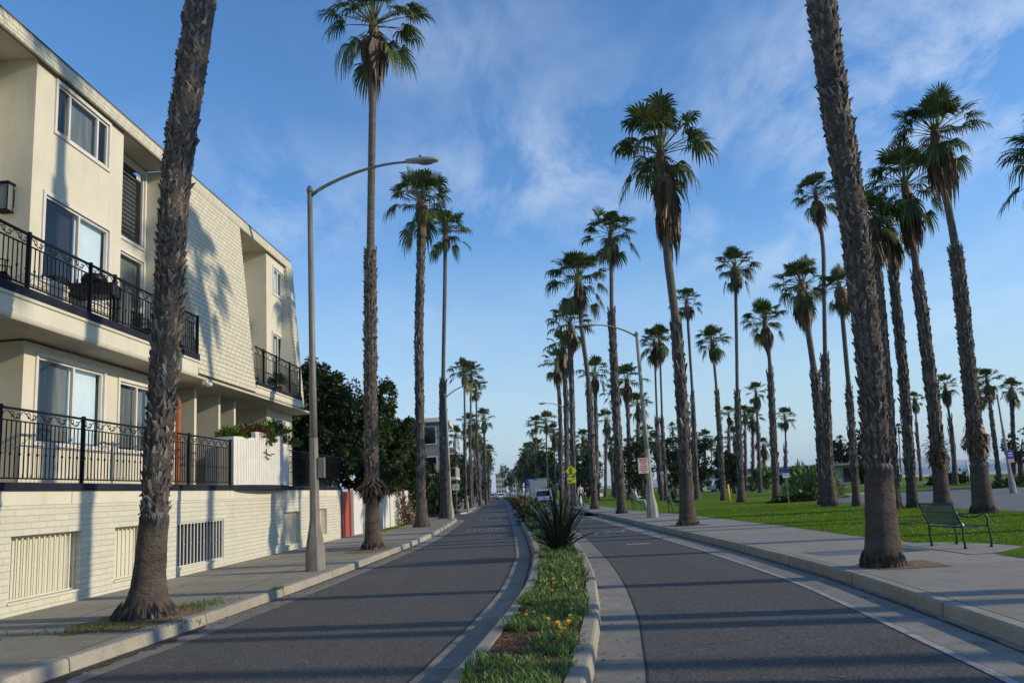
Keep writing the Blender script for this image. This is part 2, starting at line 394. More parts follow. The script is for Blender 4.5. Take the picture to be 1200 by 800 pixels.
def strip(name, path, o0, o1, z, m, zprof=None, kind='structure'):
    """ribbon from offset o0 to o1 (to the right of travel) along path, uv in metres; zprof: list of (offset, z)"""
    pts = smooth_path(path)
    prof = zprof or [(o0, z), (o1, z)]
    mb = MB(); mb.uv = []; u = 0
    for i, p in enumerate(pts):
        d = (pts[min(i+1,len(pts)-1)] - pts[max(i-1,0)]).normalized(); n = Vector((d.y, -d.x, 0))
        if i: u += (p - pts[i-1]).length
        acc = 0
        for k, (o, zz) in enumerate(prof):
            if k: acc += math.hypot(o-prof[k-1][0], zz-prof[k-1][1])
            q = p + n*o; mb.v.append((q.x, q.y, zz)); mb.uv.append((u, acc))
    K = len(prof)
    for i in range(len(pts)-1):
        for k in range(K-1):
            a = i*K+k; mb.f.append((a, a+1, a+K+1, a+K)); mb.m.append(0); mb.sm.append(False)
    o = mb.build(name, m); return tag(o, kind=kind)
def kerb(name, path, side, w_=.17, h=.15):
    s = side
    prof = [(s*.35, -.03), (0*s, -.03), (0, .0), (s*.012, h-.03), (s*.022, h-.01), (s*.045, h), (s*w_, h+.001), (s*w_, h-.06)][1:]
    if s > 0: pass
    return strip(name, path, 0, 0, 0, mt['kerb'], prof)

LK = [(-6.0,-6),(-5.3,2),(-4.75,8.2),(-4.35,11.5),(-3.95,15.5),(-3.5,21),(-3.05,28),(-2.83,34),(-2.76,44),(-2.78,50),(-2.95,53.2),(-3.6,55.6),(-5,57),(-8,57.4),(-40,57.5)]
LK2 = [(-40,66),(-8,66),(-5,66.3),(-3.6,67.3),(-2.95,69.5),(-2.8,73),(-2.8,90),(-2.8,500)]
RK = [(3.2,-6),(4.0,3),(4.5,7.5),(4.78,10),(5.05,13),(5.22,18),(5.28,23),(5.28,50),(5.3,90),(5.3,500)]
ML = [(-1.6,-1),(-1.15,3),(-.75,6),(-.56,7),(-.4,8),(-.09,10.2),(.33,14),(.6,18.5),(.74,22),(.82,30),(.88,48),(.98,100),(.98,500)]
MR = [(-.6,-1),(.1,3),(.45,5.8),(.57,6.6),(.72,7.5),(1.08,10),(1.48,13.9),(1.75,17.6),(1.92,20.8),(2.15,26),(2.3,32),(2.32,60),(2.3,500)]

def grid_ground():
    xs = [-4000,-600,-100,-20,60,95,110,125,140,170,260,900,7000]
    zf = lambda x: -.05 if x < 95 else (-.05-(x-95)/45*1.9 if x < 140 else -1.95-min((x-140)*.05, 3))
    ys = [-3000,-200,0,100,400,1500,9000]
    mb = MB()
    for y in ys:
        for x in xs: mb.v.append((x, y, zf(x)))
    n = len(xs)
    for j in range(len(ys)-1):
        for i in range(n-1):
            mb.f.append((j*n+i, j*n+i+1, (j+1)*n+i+1, (j+1)*n+i)); mb.m.append(1 if xs[i] >= 50 else 0); mb.sm.append(False)
    tag(mb.build('ground', [mt['ground'], mt['sand']]), kind='structure')
grid_ground()
def sheet(name, pts, z, m, kind='structure', label=None, cat=None):
    mb = MB(); mb.add([(x,y,z) for x,y in pts], [tuple(range(len(pts)))]); mb.uv = [(y, x) for x, y in pts]
    return tag(mb.build(name, m), label, cat, None, kind)
sheet('road', [(-6,-6),(5,-6),(6.5,3),(6.5,500),(-6,500),(-6,66),(-40,66),(-40,57),(-6,57)], 0, mt['asphalt'])
# sea
m, nt, b, N, L = nodes('sea_water')
b.inputs['Base Color'].default_value = (.02,.06,.1,1); setin(b, Roughness=.35)
bump(nt, b, noise(nt, coord(nt,'Object',(.02,.1,1)), 1.0, 4), .6, .6)
sheet('sea', [(128,-3000),(9000,-3000),(9000,12000),(128,12000)], -1.5, m)
# gutters
strip('left_gutter', LK, .0, .46, .004, mt['gutter'])
strip('far_left_gutter', LK2, .0, .46, .004, mt['gutter'])
strip('right_gutter', RK, -.62, 0, .004, mt['gutter'])
strip('edge_line', RK, -.72, -.63, .006, mt['line'])
strip('median_left_gutter', ML, -.44, 0, .004, mt['gutter'])
strip('median_right_gutter', MR, 0, .44, .004, mt['gutter'])
m_crack = M('dark_joint', (.02,.018,.015), (.05,.045,.04), 30, .95)
for pth, o_ in ((MR, .445), (ML, -.455)):
    strip('gutter_joint', pth, o_, o_+.022, .0065, m_crack)
kerb('left_kerb', LK, -1); kerb('left_kerb_far', LK2, -1); kerb('right_kerb', RK, 1)
kerb('median_kerb_left', ML, 1); kerb('median_kerb_right', MR, -1)

# sidewalks
WX = lambda y: -6.57 - .056*(34.24-y)
def walk_between(name, ys, fa, fb, z, m):
    mb = MB(); mb.uv = []
    for y in ys:
        a, b_ = fa(y), fb(y)
        for k in range(4):
            x = a+(b_-a)*k/3; mb.v.append((x, y, z)); mb.uv.append((y, x))
    for i in range(len(ys)-1):
        for k in range(3):
            a = i*4+k; mb.f.append((a, a+1, a+5, a+4)); mb.m.append(0); mb.sm.append(False)
    return tag(mb.build(name, m), kind='structure')
ysL = [-6+i*.75 for i in range(78)]
walk_between('left_sidewalk', [y for y in ysL if y < 52], lambda y: WX(y)-.1, lambda y: lerp_path(LK, y)-.16, .146, mt['walk'])
sheet('corner_sidewalk', [(-9.5,52),(-3.02,51.8),(-3.16,53.3),(-3.75,55.5),(-5.05,56.83),(-8,57.2),(-40,57.3),(-40,55.6),(-9.5,55.6)], .1455, mt['walk'])
walk_between('far_left_sidewalk', [66.3+i*8 for i in range(0,54)], lambda y: -6.5, lambda y: -2.97 if y > 70 else -4.6, .146, mt['walk'])
RIN = [(7.4,-6),(7.5,8),(7.9,12.5),(8.1,17),(8.05,19.5),(8.2,26),(8.1,37),(7.4,48),(7.2,70),(7.2,500)]
walk_between('right_sidewalk', [-6+i*.75 for i in range(100)]+[70,90,500], lambda y: lerp_path(RK, y)+.165, lambda y: lerp_path(RIN, y), .146, mt['walk2'])
m_seam = m_crack
strip('sidewalk_seam', RK, .172, .19, .1505, m_seam)
sheet('bench_pad', [(7.6,13.6),(8.15,13.75),(9.0,14.4),(8.85,15.2),(8.45,16.0),(7.9,16.3),(7.6,16.3)], .154, mt['walk2'])
# lawns and park road
def wavy_lawn():
    pts = [(x + (rnd.random()-.5)*.05, y) for x, y in [(lerp_path(RIN, 6+i*.4)+.0, 6+i*.4) for i in range(260)]]
    pts = [(7.4,-6)] + pts + [(7.2,500),(52,500),(62,95),(62,-6)]
    mb = MB(); mb.add([(x,y,.15) for x,y in pts], [tuple(range(len(pts)))]); 
    return tag(mb.build('lawn', mt['grass']), kind='structure')
wavy_lawn()
m_park = M('park_asphalt', (.13,.13,.13), (.19,.19,.19), 1.5, .9, .3, 60, .005)
PR = [(14.9,-6),(15.2,12),(15.0,22),(15.35,30),(16.0,38),(16.6,44),(18.6,49.5),(23,50.5),(29.5,46.7),(34,46.5),(60,47),(60,-6)]
sheet('park_road', PR, .158, m_park)
far_edge = [(18.6,49.6),(23,50.6),(29.5,46.85),(34,46.65),(60,47.15)]
strip('park_road_kerb', far_edge, 0, .16, .26, mt['kerb'], [(-.02,.15),(-.02,.27),(-.2,.275),(-.22,.15)])
sheet('park_path', [(17,84),(62,70),(62,76),(17,90)], .16, m_park)
# left of the fences / yards
sheet('yard', [(-60,34),(-6.6,34),(-5.6,52),(-9.5,52),(-9.5,55.6),(-60,55.6)], .14, mt['ground'])
sheet('far_yard', [(-80,66),(-6.5,66),(-6.5,500),(-80,500)], .13, mt['ground'])
# grass verge in front of the white fence
sheet('grass_verge', [(-6.25,37.5),(-5.35,38.5),(-4.95,47),(-5.9,50.5),(-6.1,50)], .152, mt['grass'])

def stain_sheet(name, path, o0, o1, y0, y1, z, m, seed):
    r_ = random.Random(seed); mb = MB(); ys = [y0+i*.12 for i in range(int((y1-y0)/.12))]
    for i, y in enumerate(ys):
        x = lerp_path(path, y); e = math.sin(math.pi*i/max(len(ys)-1,1))**.4
        mb.v += [(x+o0, y, z), (x+o0+(o1-o0)*e*r_.uniform(.45,1), y, z)]
    for i in range(len(ys)-1): mb.f.append((2*i,2*i+1,2*i+3,2*i+2)); mb.m.append(0); mb.sm.append(False)
    tag(mb.build(name, m), kind='structure')
m_wet = M('gutter_dirt', (.035,.026,.017), (.1,.075,.05), 12, .8, .5, 40, .01)
stain_sheet('gutter_stain', LK, .03, .33, 6, 12.3, .0065, m_wet, 1)
stain_sheet('gutter_stain', LK, .02, .12, 12.6, 30, .0065, m_wet, 2)
stain_sheet('gutter_stain', ML, -.08, -.01, 6, 40, .0065, m_wet, 3)
stain_sheet('gutter_stain', RK, -.14, -.01, 6, 45, .0065, m_wet, 4)
# median soil
def median_soil():
    ys = [-1+i*.5 for i in range(140)]+[75,100,200,500]
    walk_between('median_soil', ys, lambda y: lerp_path(ML, y)+.16, lambda y: lerp_path(MR, y)-.16, .135, mt['mulch'])
median_soil()
# dirt pits round the street palms
def blob(cx, cy, rx, ry, rz=0, n=26, seed=0):
    r_ = random.Random(seed); out = []
    for i in range(n):
        t = 2*math.pi*i/n; k = 1+r_.uniform(-.14,.14)
        x, y = rx*k*math.cos(t), ry*k*math.sin(t)
        out.append((cx+x*math.cos(rz)-y*math.sin(rz), cy+x*math.sin(rz)+y*math.cos(rz)))
    return out
sheet('tree_pit', blob(-5.2,12.2,.72,1.3,-.08,seed=1), .1525, mt['dirt'])
sheet('tree_pit', blob(-3.98,24.9,.6,1.3,0,seed=2), .1525, mt['dirt'])
sheet('tree_pit', [(5.5,12.35),(6.55,12.3),(6.6,13.3),(5.55,13.35)], .1525, mt['dirt'])
sheet('tree_pit', [(5.65,27.2),(6.75,27.2),(6.75,28.6),(5.65,28.6)], .1525, mt['dirt'])
for i, (x, y) in enumerate([(-4,41.2),(-3.8,53.5),(6.2,43.3),(6.1,54.6)]):
    sheet('tree_pit', blob(x,y,.5,.7,0,seed=5+i), .1525, mt['dirt'])

# road writing
def text_mesh(name, s, x, y, z, w_, h_, m, rot=0.0, parent=None, rx=0.0, kind='structure', ext=0):
    cu = bpy.data.curves.new(name, 'FONT'); cu.body = s; cu.align_x = 'CENTER'; cu.align_y = 'CENTER'; cu.size = 1; cu.extrude = ext
    cu.offset = .015
    o = bpy.data.objects.new(name, cu); col.objects.link(o)
    dg = bpy.context.evaluated_depsgraph_get()
    me = bpy.data.meshes.new_from_object(o.evaluated_get(dg)); col.objects.unlink(o); bpy.data.objects.remove(o)
    xs = [v.co.x for v in me.vertices]; ys_ = [v.co.y for v in me.vertices]
    ax, ay = (max(xs)+min(xs))/2, (max(ys_)+min(ys_))/2
    sxx, syy = w_/(max(xs)-min(xs)), h_/(max(ys_)-min(ys_))
    for v in me.vertices: v.co.x = (v.co.x-ax)*sxx; v.co.y = (v.co.y-ay)*syy
    me.materials.clear(); me.materials.append(m)
    o = bpy.data.objects.new(name, me); col.objects.link(o); o.location = (x,y,z); o.rotation_euler = (rx, 0, rot)
    if parent is not None: o.parent = parent
    elif kind: o['kind'] = kind
    return o
text_mesh('road_marking', 'XING', -.75, 37.4, .007, 1.75, 3.0, mt['paint'], math.pi)
text_mesh('road_marking', 'PED', -.72, 50.2, .007, 1.3, 3.0, mt['paint'], math.pi)
text_mesh('road_marking', 'XING', 3.75, 28.9, .007, 1.55, 2.6, mt['paint'])
text_mesh('road_marking', 'PED', 3.75, 40.8, .007, 1.3, 2.6, mt['paint'])
sheet('road_patch', [(3.3,22.6),(3.95,22.55),(3.95,22.85),(3.3,22.9)], .006, mt['line'])
mbc = MB(); 
for k in range(14):
    a0, a1 = R(205+k*9), R(205+(k+1)*9)
    for rr_ in (.1,):
        mbc.quad((2.62+rr_*math.cos(a0), 6.95+rr_*math.sin(a0)*1.3, .006), (2.62+rr_*math.cos(a1), 6.95+rr_*math.sin(a1)*1.3, .006), (2.62+.082*math.cos(a1), 6.95+.082*math.sin(a1)*1.3, .006), (2.62+.082*math.cos(a0), 6.95+.082*math.sin(a0)*1.3, .006))
tag(mbc.build('utility_marking', mt['paint']), kind='structure')

# ------------------------------------------------------------------ palms
def fan_leaf(mb, o, az, el, pl, br, droop, r_, dead=False, nseg=24, narrow=False):
    """one fan frond: bent petiole and a folded blade of separate drooping fingers"""
    ca, sa = math.cos(az), math.sin(az)
    h = Vector((ca, sa, 0)); up = Vector((0, 0, 1)); side = Vector((-sa, ca, 0))
    # petiole
    p = Vector(o); e = el; pts = [p.copy()]; n = 4; h0 = h
    for i in range(n):
        p = p + (h*math.cos(e) + up*math.sin(e))*pl/n; e -= droop*.07*(.3+math.cos(max(el,0))); pts.append(p.copy())
    f = (h*math.cos(e) + up*math.sin(e)); nrm = side.cross(f).normalized()
    if nrm.z < 0 and not dead: nrm = -nrm
    mi = 1 if not dead else 0
    for i in range(n):
        wa = .03*(1-i/n*.5); a, b_ = pts[i], pts[i+1]
        mb.add([tuple(a+side*wa), tuple(a-side*wa), tuple(b_-side*wa*.85), tuple(b_+side*wa*.85), tuple(a-nrm*wa), tuple(b_-nrm*wa*.8)],
               [(0,1,2,3),(0,3,5,4),(1,4,5,2)], mi)
    c = pts[-1]; span = R(108 if not narrow else 60)
    fold = r_.uniform(.15,.4)
    for k in range(nseg):
        t = (k+.5)/nseg*2-1; a = t*span + r_.uniform(-.02,.02)
        d = f*math.cos(a) + side*math.sin(a) + nrm*fold*abs(math.sin(a))*(1 if not dead else -.3)
        d.normalize()
        R_ = br*(1-.25*abs(t))*r_.uniform(.86,1.06)
        dw = d.cross(nrm); 
        if dw.length < .05: dw = side.copy()
        dw.normalize()
        da = 2*span/nseg
        dr = droop*r_.uniform(.75,1.3)
        P = []
        for q in (.0, .42, .7, 1.0):
            sag = (max(q-.3,0)/.7)**1.7*dr*R_*.85
            horiz = 1-.3*dr*(max(q-.4,0)/.6)**2
            P.append(c + d*R_*q*horiz - up*sag + nrm*0)
        W = [0.004, R_*.42*da*.56, R_*.7*da*.31, .002]
        vs = []
        for pp, ww in zip(P, W): vs += [tuple(pp+dw*ww), tuple(pp-dw*ww)]
        mb.add(vs, [(0,1,3,2),(2,3,5,4),(4,5,7,6)], 0)

def crown_mesh(seed, reach, dense=1.0, nseg=24, full=False):
    r_ = random.Random(seed); dense *= r_.uniform(.82,1.15); mb = MB(); nl = int(36*dense); ga = 2.39996
    for i in range(nl):
        u = (i+.5)/nl
        el = R(87 - 102*u + r_.uniform(-14,14)) if u < .86 else R(r_.uniform(-62,-25))
        az = i*ga + r_.uniform(-.4,.4)
        pl = reach*(.5+.12*min(u*2,1))*r_.uniform(.7,1.12); br = reach*.47*r_.uniform(.8,1.15)
        if u < .12: pl *= .8
        o = (math.cos(az)*.08, math.sin(az)*.08, .2-.45*u)
        fan_leaf(mb, o, az, el, pl, br, .12+.6*u+r_.uniform(-.1,.3), r_, nseg=nseg)
    # spear leaves
    fan_leaf(mb, (0,0,.2), r_.random()*6, R(82), reach*.45, reach*.4, .25, r_, nseg=5, narrow=True)
    # a few long bare threads / flower stalks
    for k in range(5):
        a = r_.random()*6.28; e = R(r_.uniform(10,50)); l = reach*r_.uniform(1.0,1.35)
        pts = [(math.cos(a)*l*t*math.cos(e), math.sin(a)*l*t*math.cos(e), l*t*math.sin(e)-l*.5*t*t*r_.random()) for t in (0,.35,.7,1)]
        mb.tube(pts, [.014,.01,.007,.003], 3, 1, False)
    return mb.mesh('fronds', [mt['frond'], mt['frond2']])
def skirt_mesh(seed, length, rad, r_trunk, nseg=12):
    r_ = random.Random(seed); mb = MB(); n = int(16+14*length)
    for i in range(n):
        az = r_.random()*6.283; z = -.2 - r_.random()**1.1*max(length-.7,.1)
        rr_ = rad*.24*(1-.35*min(1,abs(z)/max(length,.5)))*r_.uniform(.6,1.35)
        fan_leaf(mb, (math.cos(az)*r_trunk*.8, math.sin(az)*r_trunk*.8, z+.2), az, R(r_.uniform(-78,-50)), rr_*1.2, min(.8,length*.7)*r_.uniform(.55,1.1), 1.7, r_, True, nseg)
    # reddish fibre core where the petioles meet
    mb.lathe([(r_trunk*.9,-.5),(r_trunk*1.5,-.2),(r_trunk*1.35,.1),(.06,.4)], 9)
    return mb.mesh('dead_fronds', [mt['dead']])

def path_at(P, z):
    for (xa, za), (xb, zb) in zip(P, P[1:]):
        if za <= z <= zb: return xa+(xb-xa)*(z-za)/(zb-za)
    return P[0][0] if z < P[0][1] else P[-1][0]
def smooth_x(P, z, k=.5):
    return (path_at(P, z-k)+2*path_at(P, z)+path_at(P, z+k))/4 if z > P[0][1]+k and z < P[-1][1]-k else path_at(P, z)

def trunk_mesh(seed, P, zs, zl, W, detail):
    """flared bark base, sleeve of cut leaf bases, thin ringed neck, all one skin"""
    r_ = random.Random(seed); mb = MB(); x0 = P[0][0]; top = P[-1][1]
    n = (26, 16, 9)[detail]
    fl, sm, sl, th = W
    grow = detail == 0 and sl > sm*1.2
    th = max(th, .07)
    def rad(z):
        if z < zs:
            f_ = max(0, 1-(z-.1)/.75); s_0 = sm*(1+.28*max(0,1-z/zs)); return s_0 + (fl-s_0)*(f_**2.6)
        if z < zl and grow: return sm*.9+(sl*.96-sm*.9)*((z-zs)/max(zl-zs,.1))**.8
        if z < zl: return min(sl*.93, sm+(z-zs)*.3)*(1-.1*(z-zs)/(max(zl-zs,.1)))
        return th*(1+.12*max(0,1-(z-zl)/.6))
    zz = []; z = .08
    step = (.07, .16, .6)[detail]
    while z < top: 
        zz.append(z); z += step*(1 if z < zs or detail == 2 else 1.6)
    for e in (zs, zl): zz += [e-.01, e+.01]
    zz = sorted(set(round(q,3) for q in zz)) + [top]
    vs = []; fs = []
    for i, z in enumerate(zz):
        x = smooth_x(P, z)-x0; rr_ = rad(z)
        for k in range(n):
            t = 2*math.pi*k/n
            rr2 = rr_*(1+.035*math.sin(3*t+seed+z*.8)+ r_.uniform(-.025,.025))
            if z < .5: rr2 *= 1+.05*math.sin(9*t+seed)*(1-z/.5)
            vs.append((x+rr2*math.cos(t), rr2*math.sin(t), z-.15))
    for i in range(len(zz)-1):
        for k in range(n): fs.append((i*n+k, i*n+(k+1)%n, (i+1)*n+(k+1)%n, (i+1)*n+k))
    mb.add(vs, fs, 0, True)
    for i, f_ in enumerate(fs):
        zc_ = zz[i//n]
        mb.m[i] = 0 if zc_ < zl else 2  # dark bark skin under the boots paints shade into their gaps
    # fibrous root mat at the foot
    for k in range((190, 60, 0)[detail]):
        t = r_.random()*6.283; z0_ = r_.uniform(.16,.42); a_ = rad(z0_)+.004; b_ = rad(.1)*r_.uniform(.97,1.08); w_ = r_.uniform(.006,.016); j = r_.uniform(-.05,.05)
        mb.add([(a_*math.cos(t), a_*math.sin(t), z0_-.15), (b_*math.cos(t+j), b_*math.sin(t+j), -.0), (b_*math.cos(t+j+w_/b_*2), b_*math.sin(t+j+w_/b_*2), -.0), ((a_+b_)*.53*math.cos(t+j*.5+w_/b_), (a_+b_)*.53*math.sin(t+j*.5+w_/b_), (z0_-.15)*.42+.02)], [(0,1,3),(0,3,2),(1,2,3)], r_.choice((0,0,1)))
    # frayed strips where the cut sleeve ends
    for k in range((70, 26, 0)[detail]):
        t = r_.random()*6.283; x = smooth_x(P, zs)-x0; a_ = rad(zs+.1)*1.0; l = r_.uniform(.06,.24); w_ = r_.uniform(.01,.03)
        mb.add([(x+a_*math.cos(t), a_*math.sin(t), zs+.06-.15), (x+a_*math.cos(t+w_/a_*2), a_*math.sin(t+w_/a_*2), zs+.06-.15),
                (x+(a_+.035)*math.cos(t+w_/a_), (a_+.035)*math.sin(t+w_/a_), zs+.03-l*.4-.15), (x+(a_+.012+r_.random()*.03)*math.cos(t+r_.uniform(-.1,.1)), (a_+.02)*math.sin(t), zs-l-.15)], [(0,1,2),(0,2,3)], 1)
    # leaf boots
    dz = (.062, .14, .34)[detail]; nb = (13, 10, 6)[detail]
    if detail == 2: bs = 1.7
    else: bs = 1.0 if detail == 0 else 1.25
    z = zs+.02; row = 0
    while z < zl:
        x = smooth_x(P, z)-x0; rr_ = rad(z)*.97
        for k in range(nb):
            t = 2*math.pi*(k+.5*(row % 2)+r_.uniform(-.22,.22))/nb
            zq = z + r_.uniform(-.04,.04)
            if r_.random() < .1: continue
            half = math.pi/nb*r_.uniform(.55,1.0); h = dz*2.6*r_.uniform(.8,1.25)*(1 if detail else 1.05)
            out = r_.uniform(.01,.05)*bs*(1.7 if r_.random() < .1 else 1)
            skew = (1.1 if row % 2 else -1.1)*half*r_.uniform(.3,1.4); lowhang = r_.random() < .25
            def pt(tt, rad_, zz_): return (x+rad_*math.cos(tt), rad_*math.sin(tt), zz_-.15)
            zt = zq+h if not lowhang else zq+h*.35
            r0, r1, r2 = r_.uniform(.5,1), r_.uniform(.2,1), r_.uniform(.2,1)
            tw_ = r_.uniform(-.4,.4)*out
            A = [pt(t-half, rr_*.99, zq), pt(t+half, rr_*.99, zq), pt(t-half*.85*r0+skew*.6, rr_+out*.45-tw_, zq+h*.5), pt(t+half*.85*r0+skew*.6, rr_+out*.45+tw_, zq+h*.5),
                 pt(t-half*.45*r1+skew, rr_+out-tw_, zt-h*.12*r2), pt(t+half*.3*r1+skew*1.2, rr_+out*1.05+tw_, zt), pt(t+skew*.8, rr_*.97, zq+h*.72), pt(t+skew*.5, rr_+out*.62, zq+h*.5)]
            mb.add(A, [(0,1,3,7,2),(2,7,4),(7,3,5,4),(4,5,6),(2,4,6),(3,6,5)], 1)
        z += dz; row += 1
    return mb.mesh('trunk', [mt['bark'], mt['boot'], mt['barktop']])

CROWNS = {}
def crown_for(reach, det, variant):
    key = (det, variant)
    if key not in CROWNS: CROWNS[key] = crown_mesh(100+variant*7+det, 1.0*1.8, (1.2,1.0,.85)[det], (26,20,12)[det])
    return CROWNS[key]
SKIRTS = {}
def part(name, me, parent, loc=(0,0,0), scale=1.0, rz=0):
    o = bpy.data.objects.new(name, me); col.objects.link(o); o.parent = parent; o.location = loc
    o.scale = (scale,)*3 if isinstance(scale, (int, float)) else scale; o.rotation_euler = (0,0,rz); return o
pc = 0
WFIX = {'nearest palm on the left': [.45,.195,.25,.15], 'tall palm behind the left': [.36,.205,.215,.12], 'third palm on the left': [.42,.27,.235,.23], 'fourth left sidewalk': [.4,.27,.27,.13],
 'nearest palm on the right': [.32,.205,.25,.16], 'big shaggy palm': [.38,.215,.215,.145], 'second palm on the right': [.33,.21,.225,.11], 'third palm along': [.33,.21,.23,.15]}
def palm(Y, P, zs, zl, W, cr, skirt, label, group='fan palms'):
    global pc; pc += 1
    W = [W[0]*.95, W[1]*.9, W[2]*.85, W[3]*.88]
    for k_, v_ in WFIX.items():
        if label.startswith(k_): W = v_
    det = 0 if Y < 27 else (1 if Y < 62 else 2)
    zs = min(zs, 1.9); zl = max(zl, zs+.6)
    zl = min(zl, P[-1][1]-.15)
    root = empty('palm_tree', (P[0][0], Y, .15), 0, label, 'palm tree', group)
    me = trunk_mesh(pc*13, P, zs, zl, W, det)
    part('trunk', me, root)
    hx, hz = P[-1][0]-P[0][0], P[-1][1]-.15
    v = pc % 6; vr = random.Random(pc*31)
    fc = part('frond_crown', crown_for(cr, det, v), root, (hx, 0, hz+.24*cr), (cr/1.8*1.17*vr.uniform(.93,1.08), cr/1.8*1.17*vr.uniform(.93,1.08), cr/1.8*1.12*vr.uniform(.9,1.12)), pc*1.7)
    fc.rotation_euler = (vr.uniform(-.13,.13), vr.uniform(-.13,.13), pc*1.7)
    skirt = skirt*.85 if skirt < 2.5 else skirt
    key = (det, round(skirt, 1), pc % 2)
    if key not in SKIRTS: SKIRTS[key] = skirt_mesh(300+pc, skirt, 1.6, max(W[3], .1), (14,11,7)[det])
    part('dead_frond_skirt', SKIRTS[key], root, (hx, 0, hz+.1*cr), 1.0 if cr > 1.2 else .8, pc*2.1)
    return root

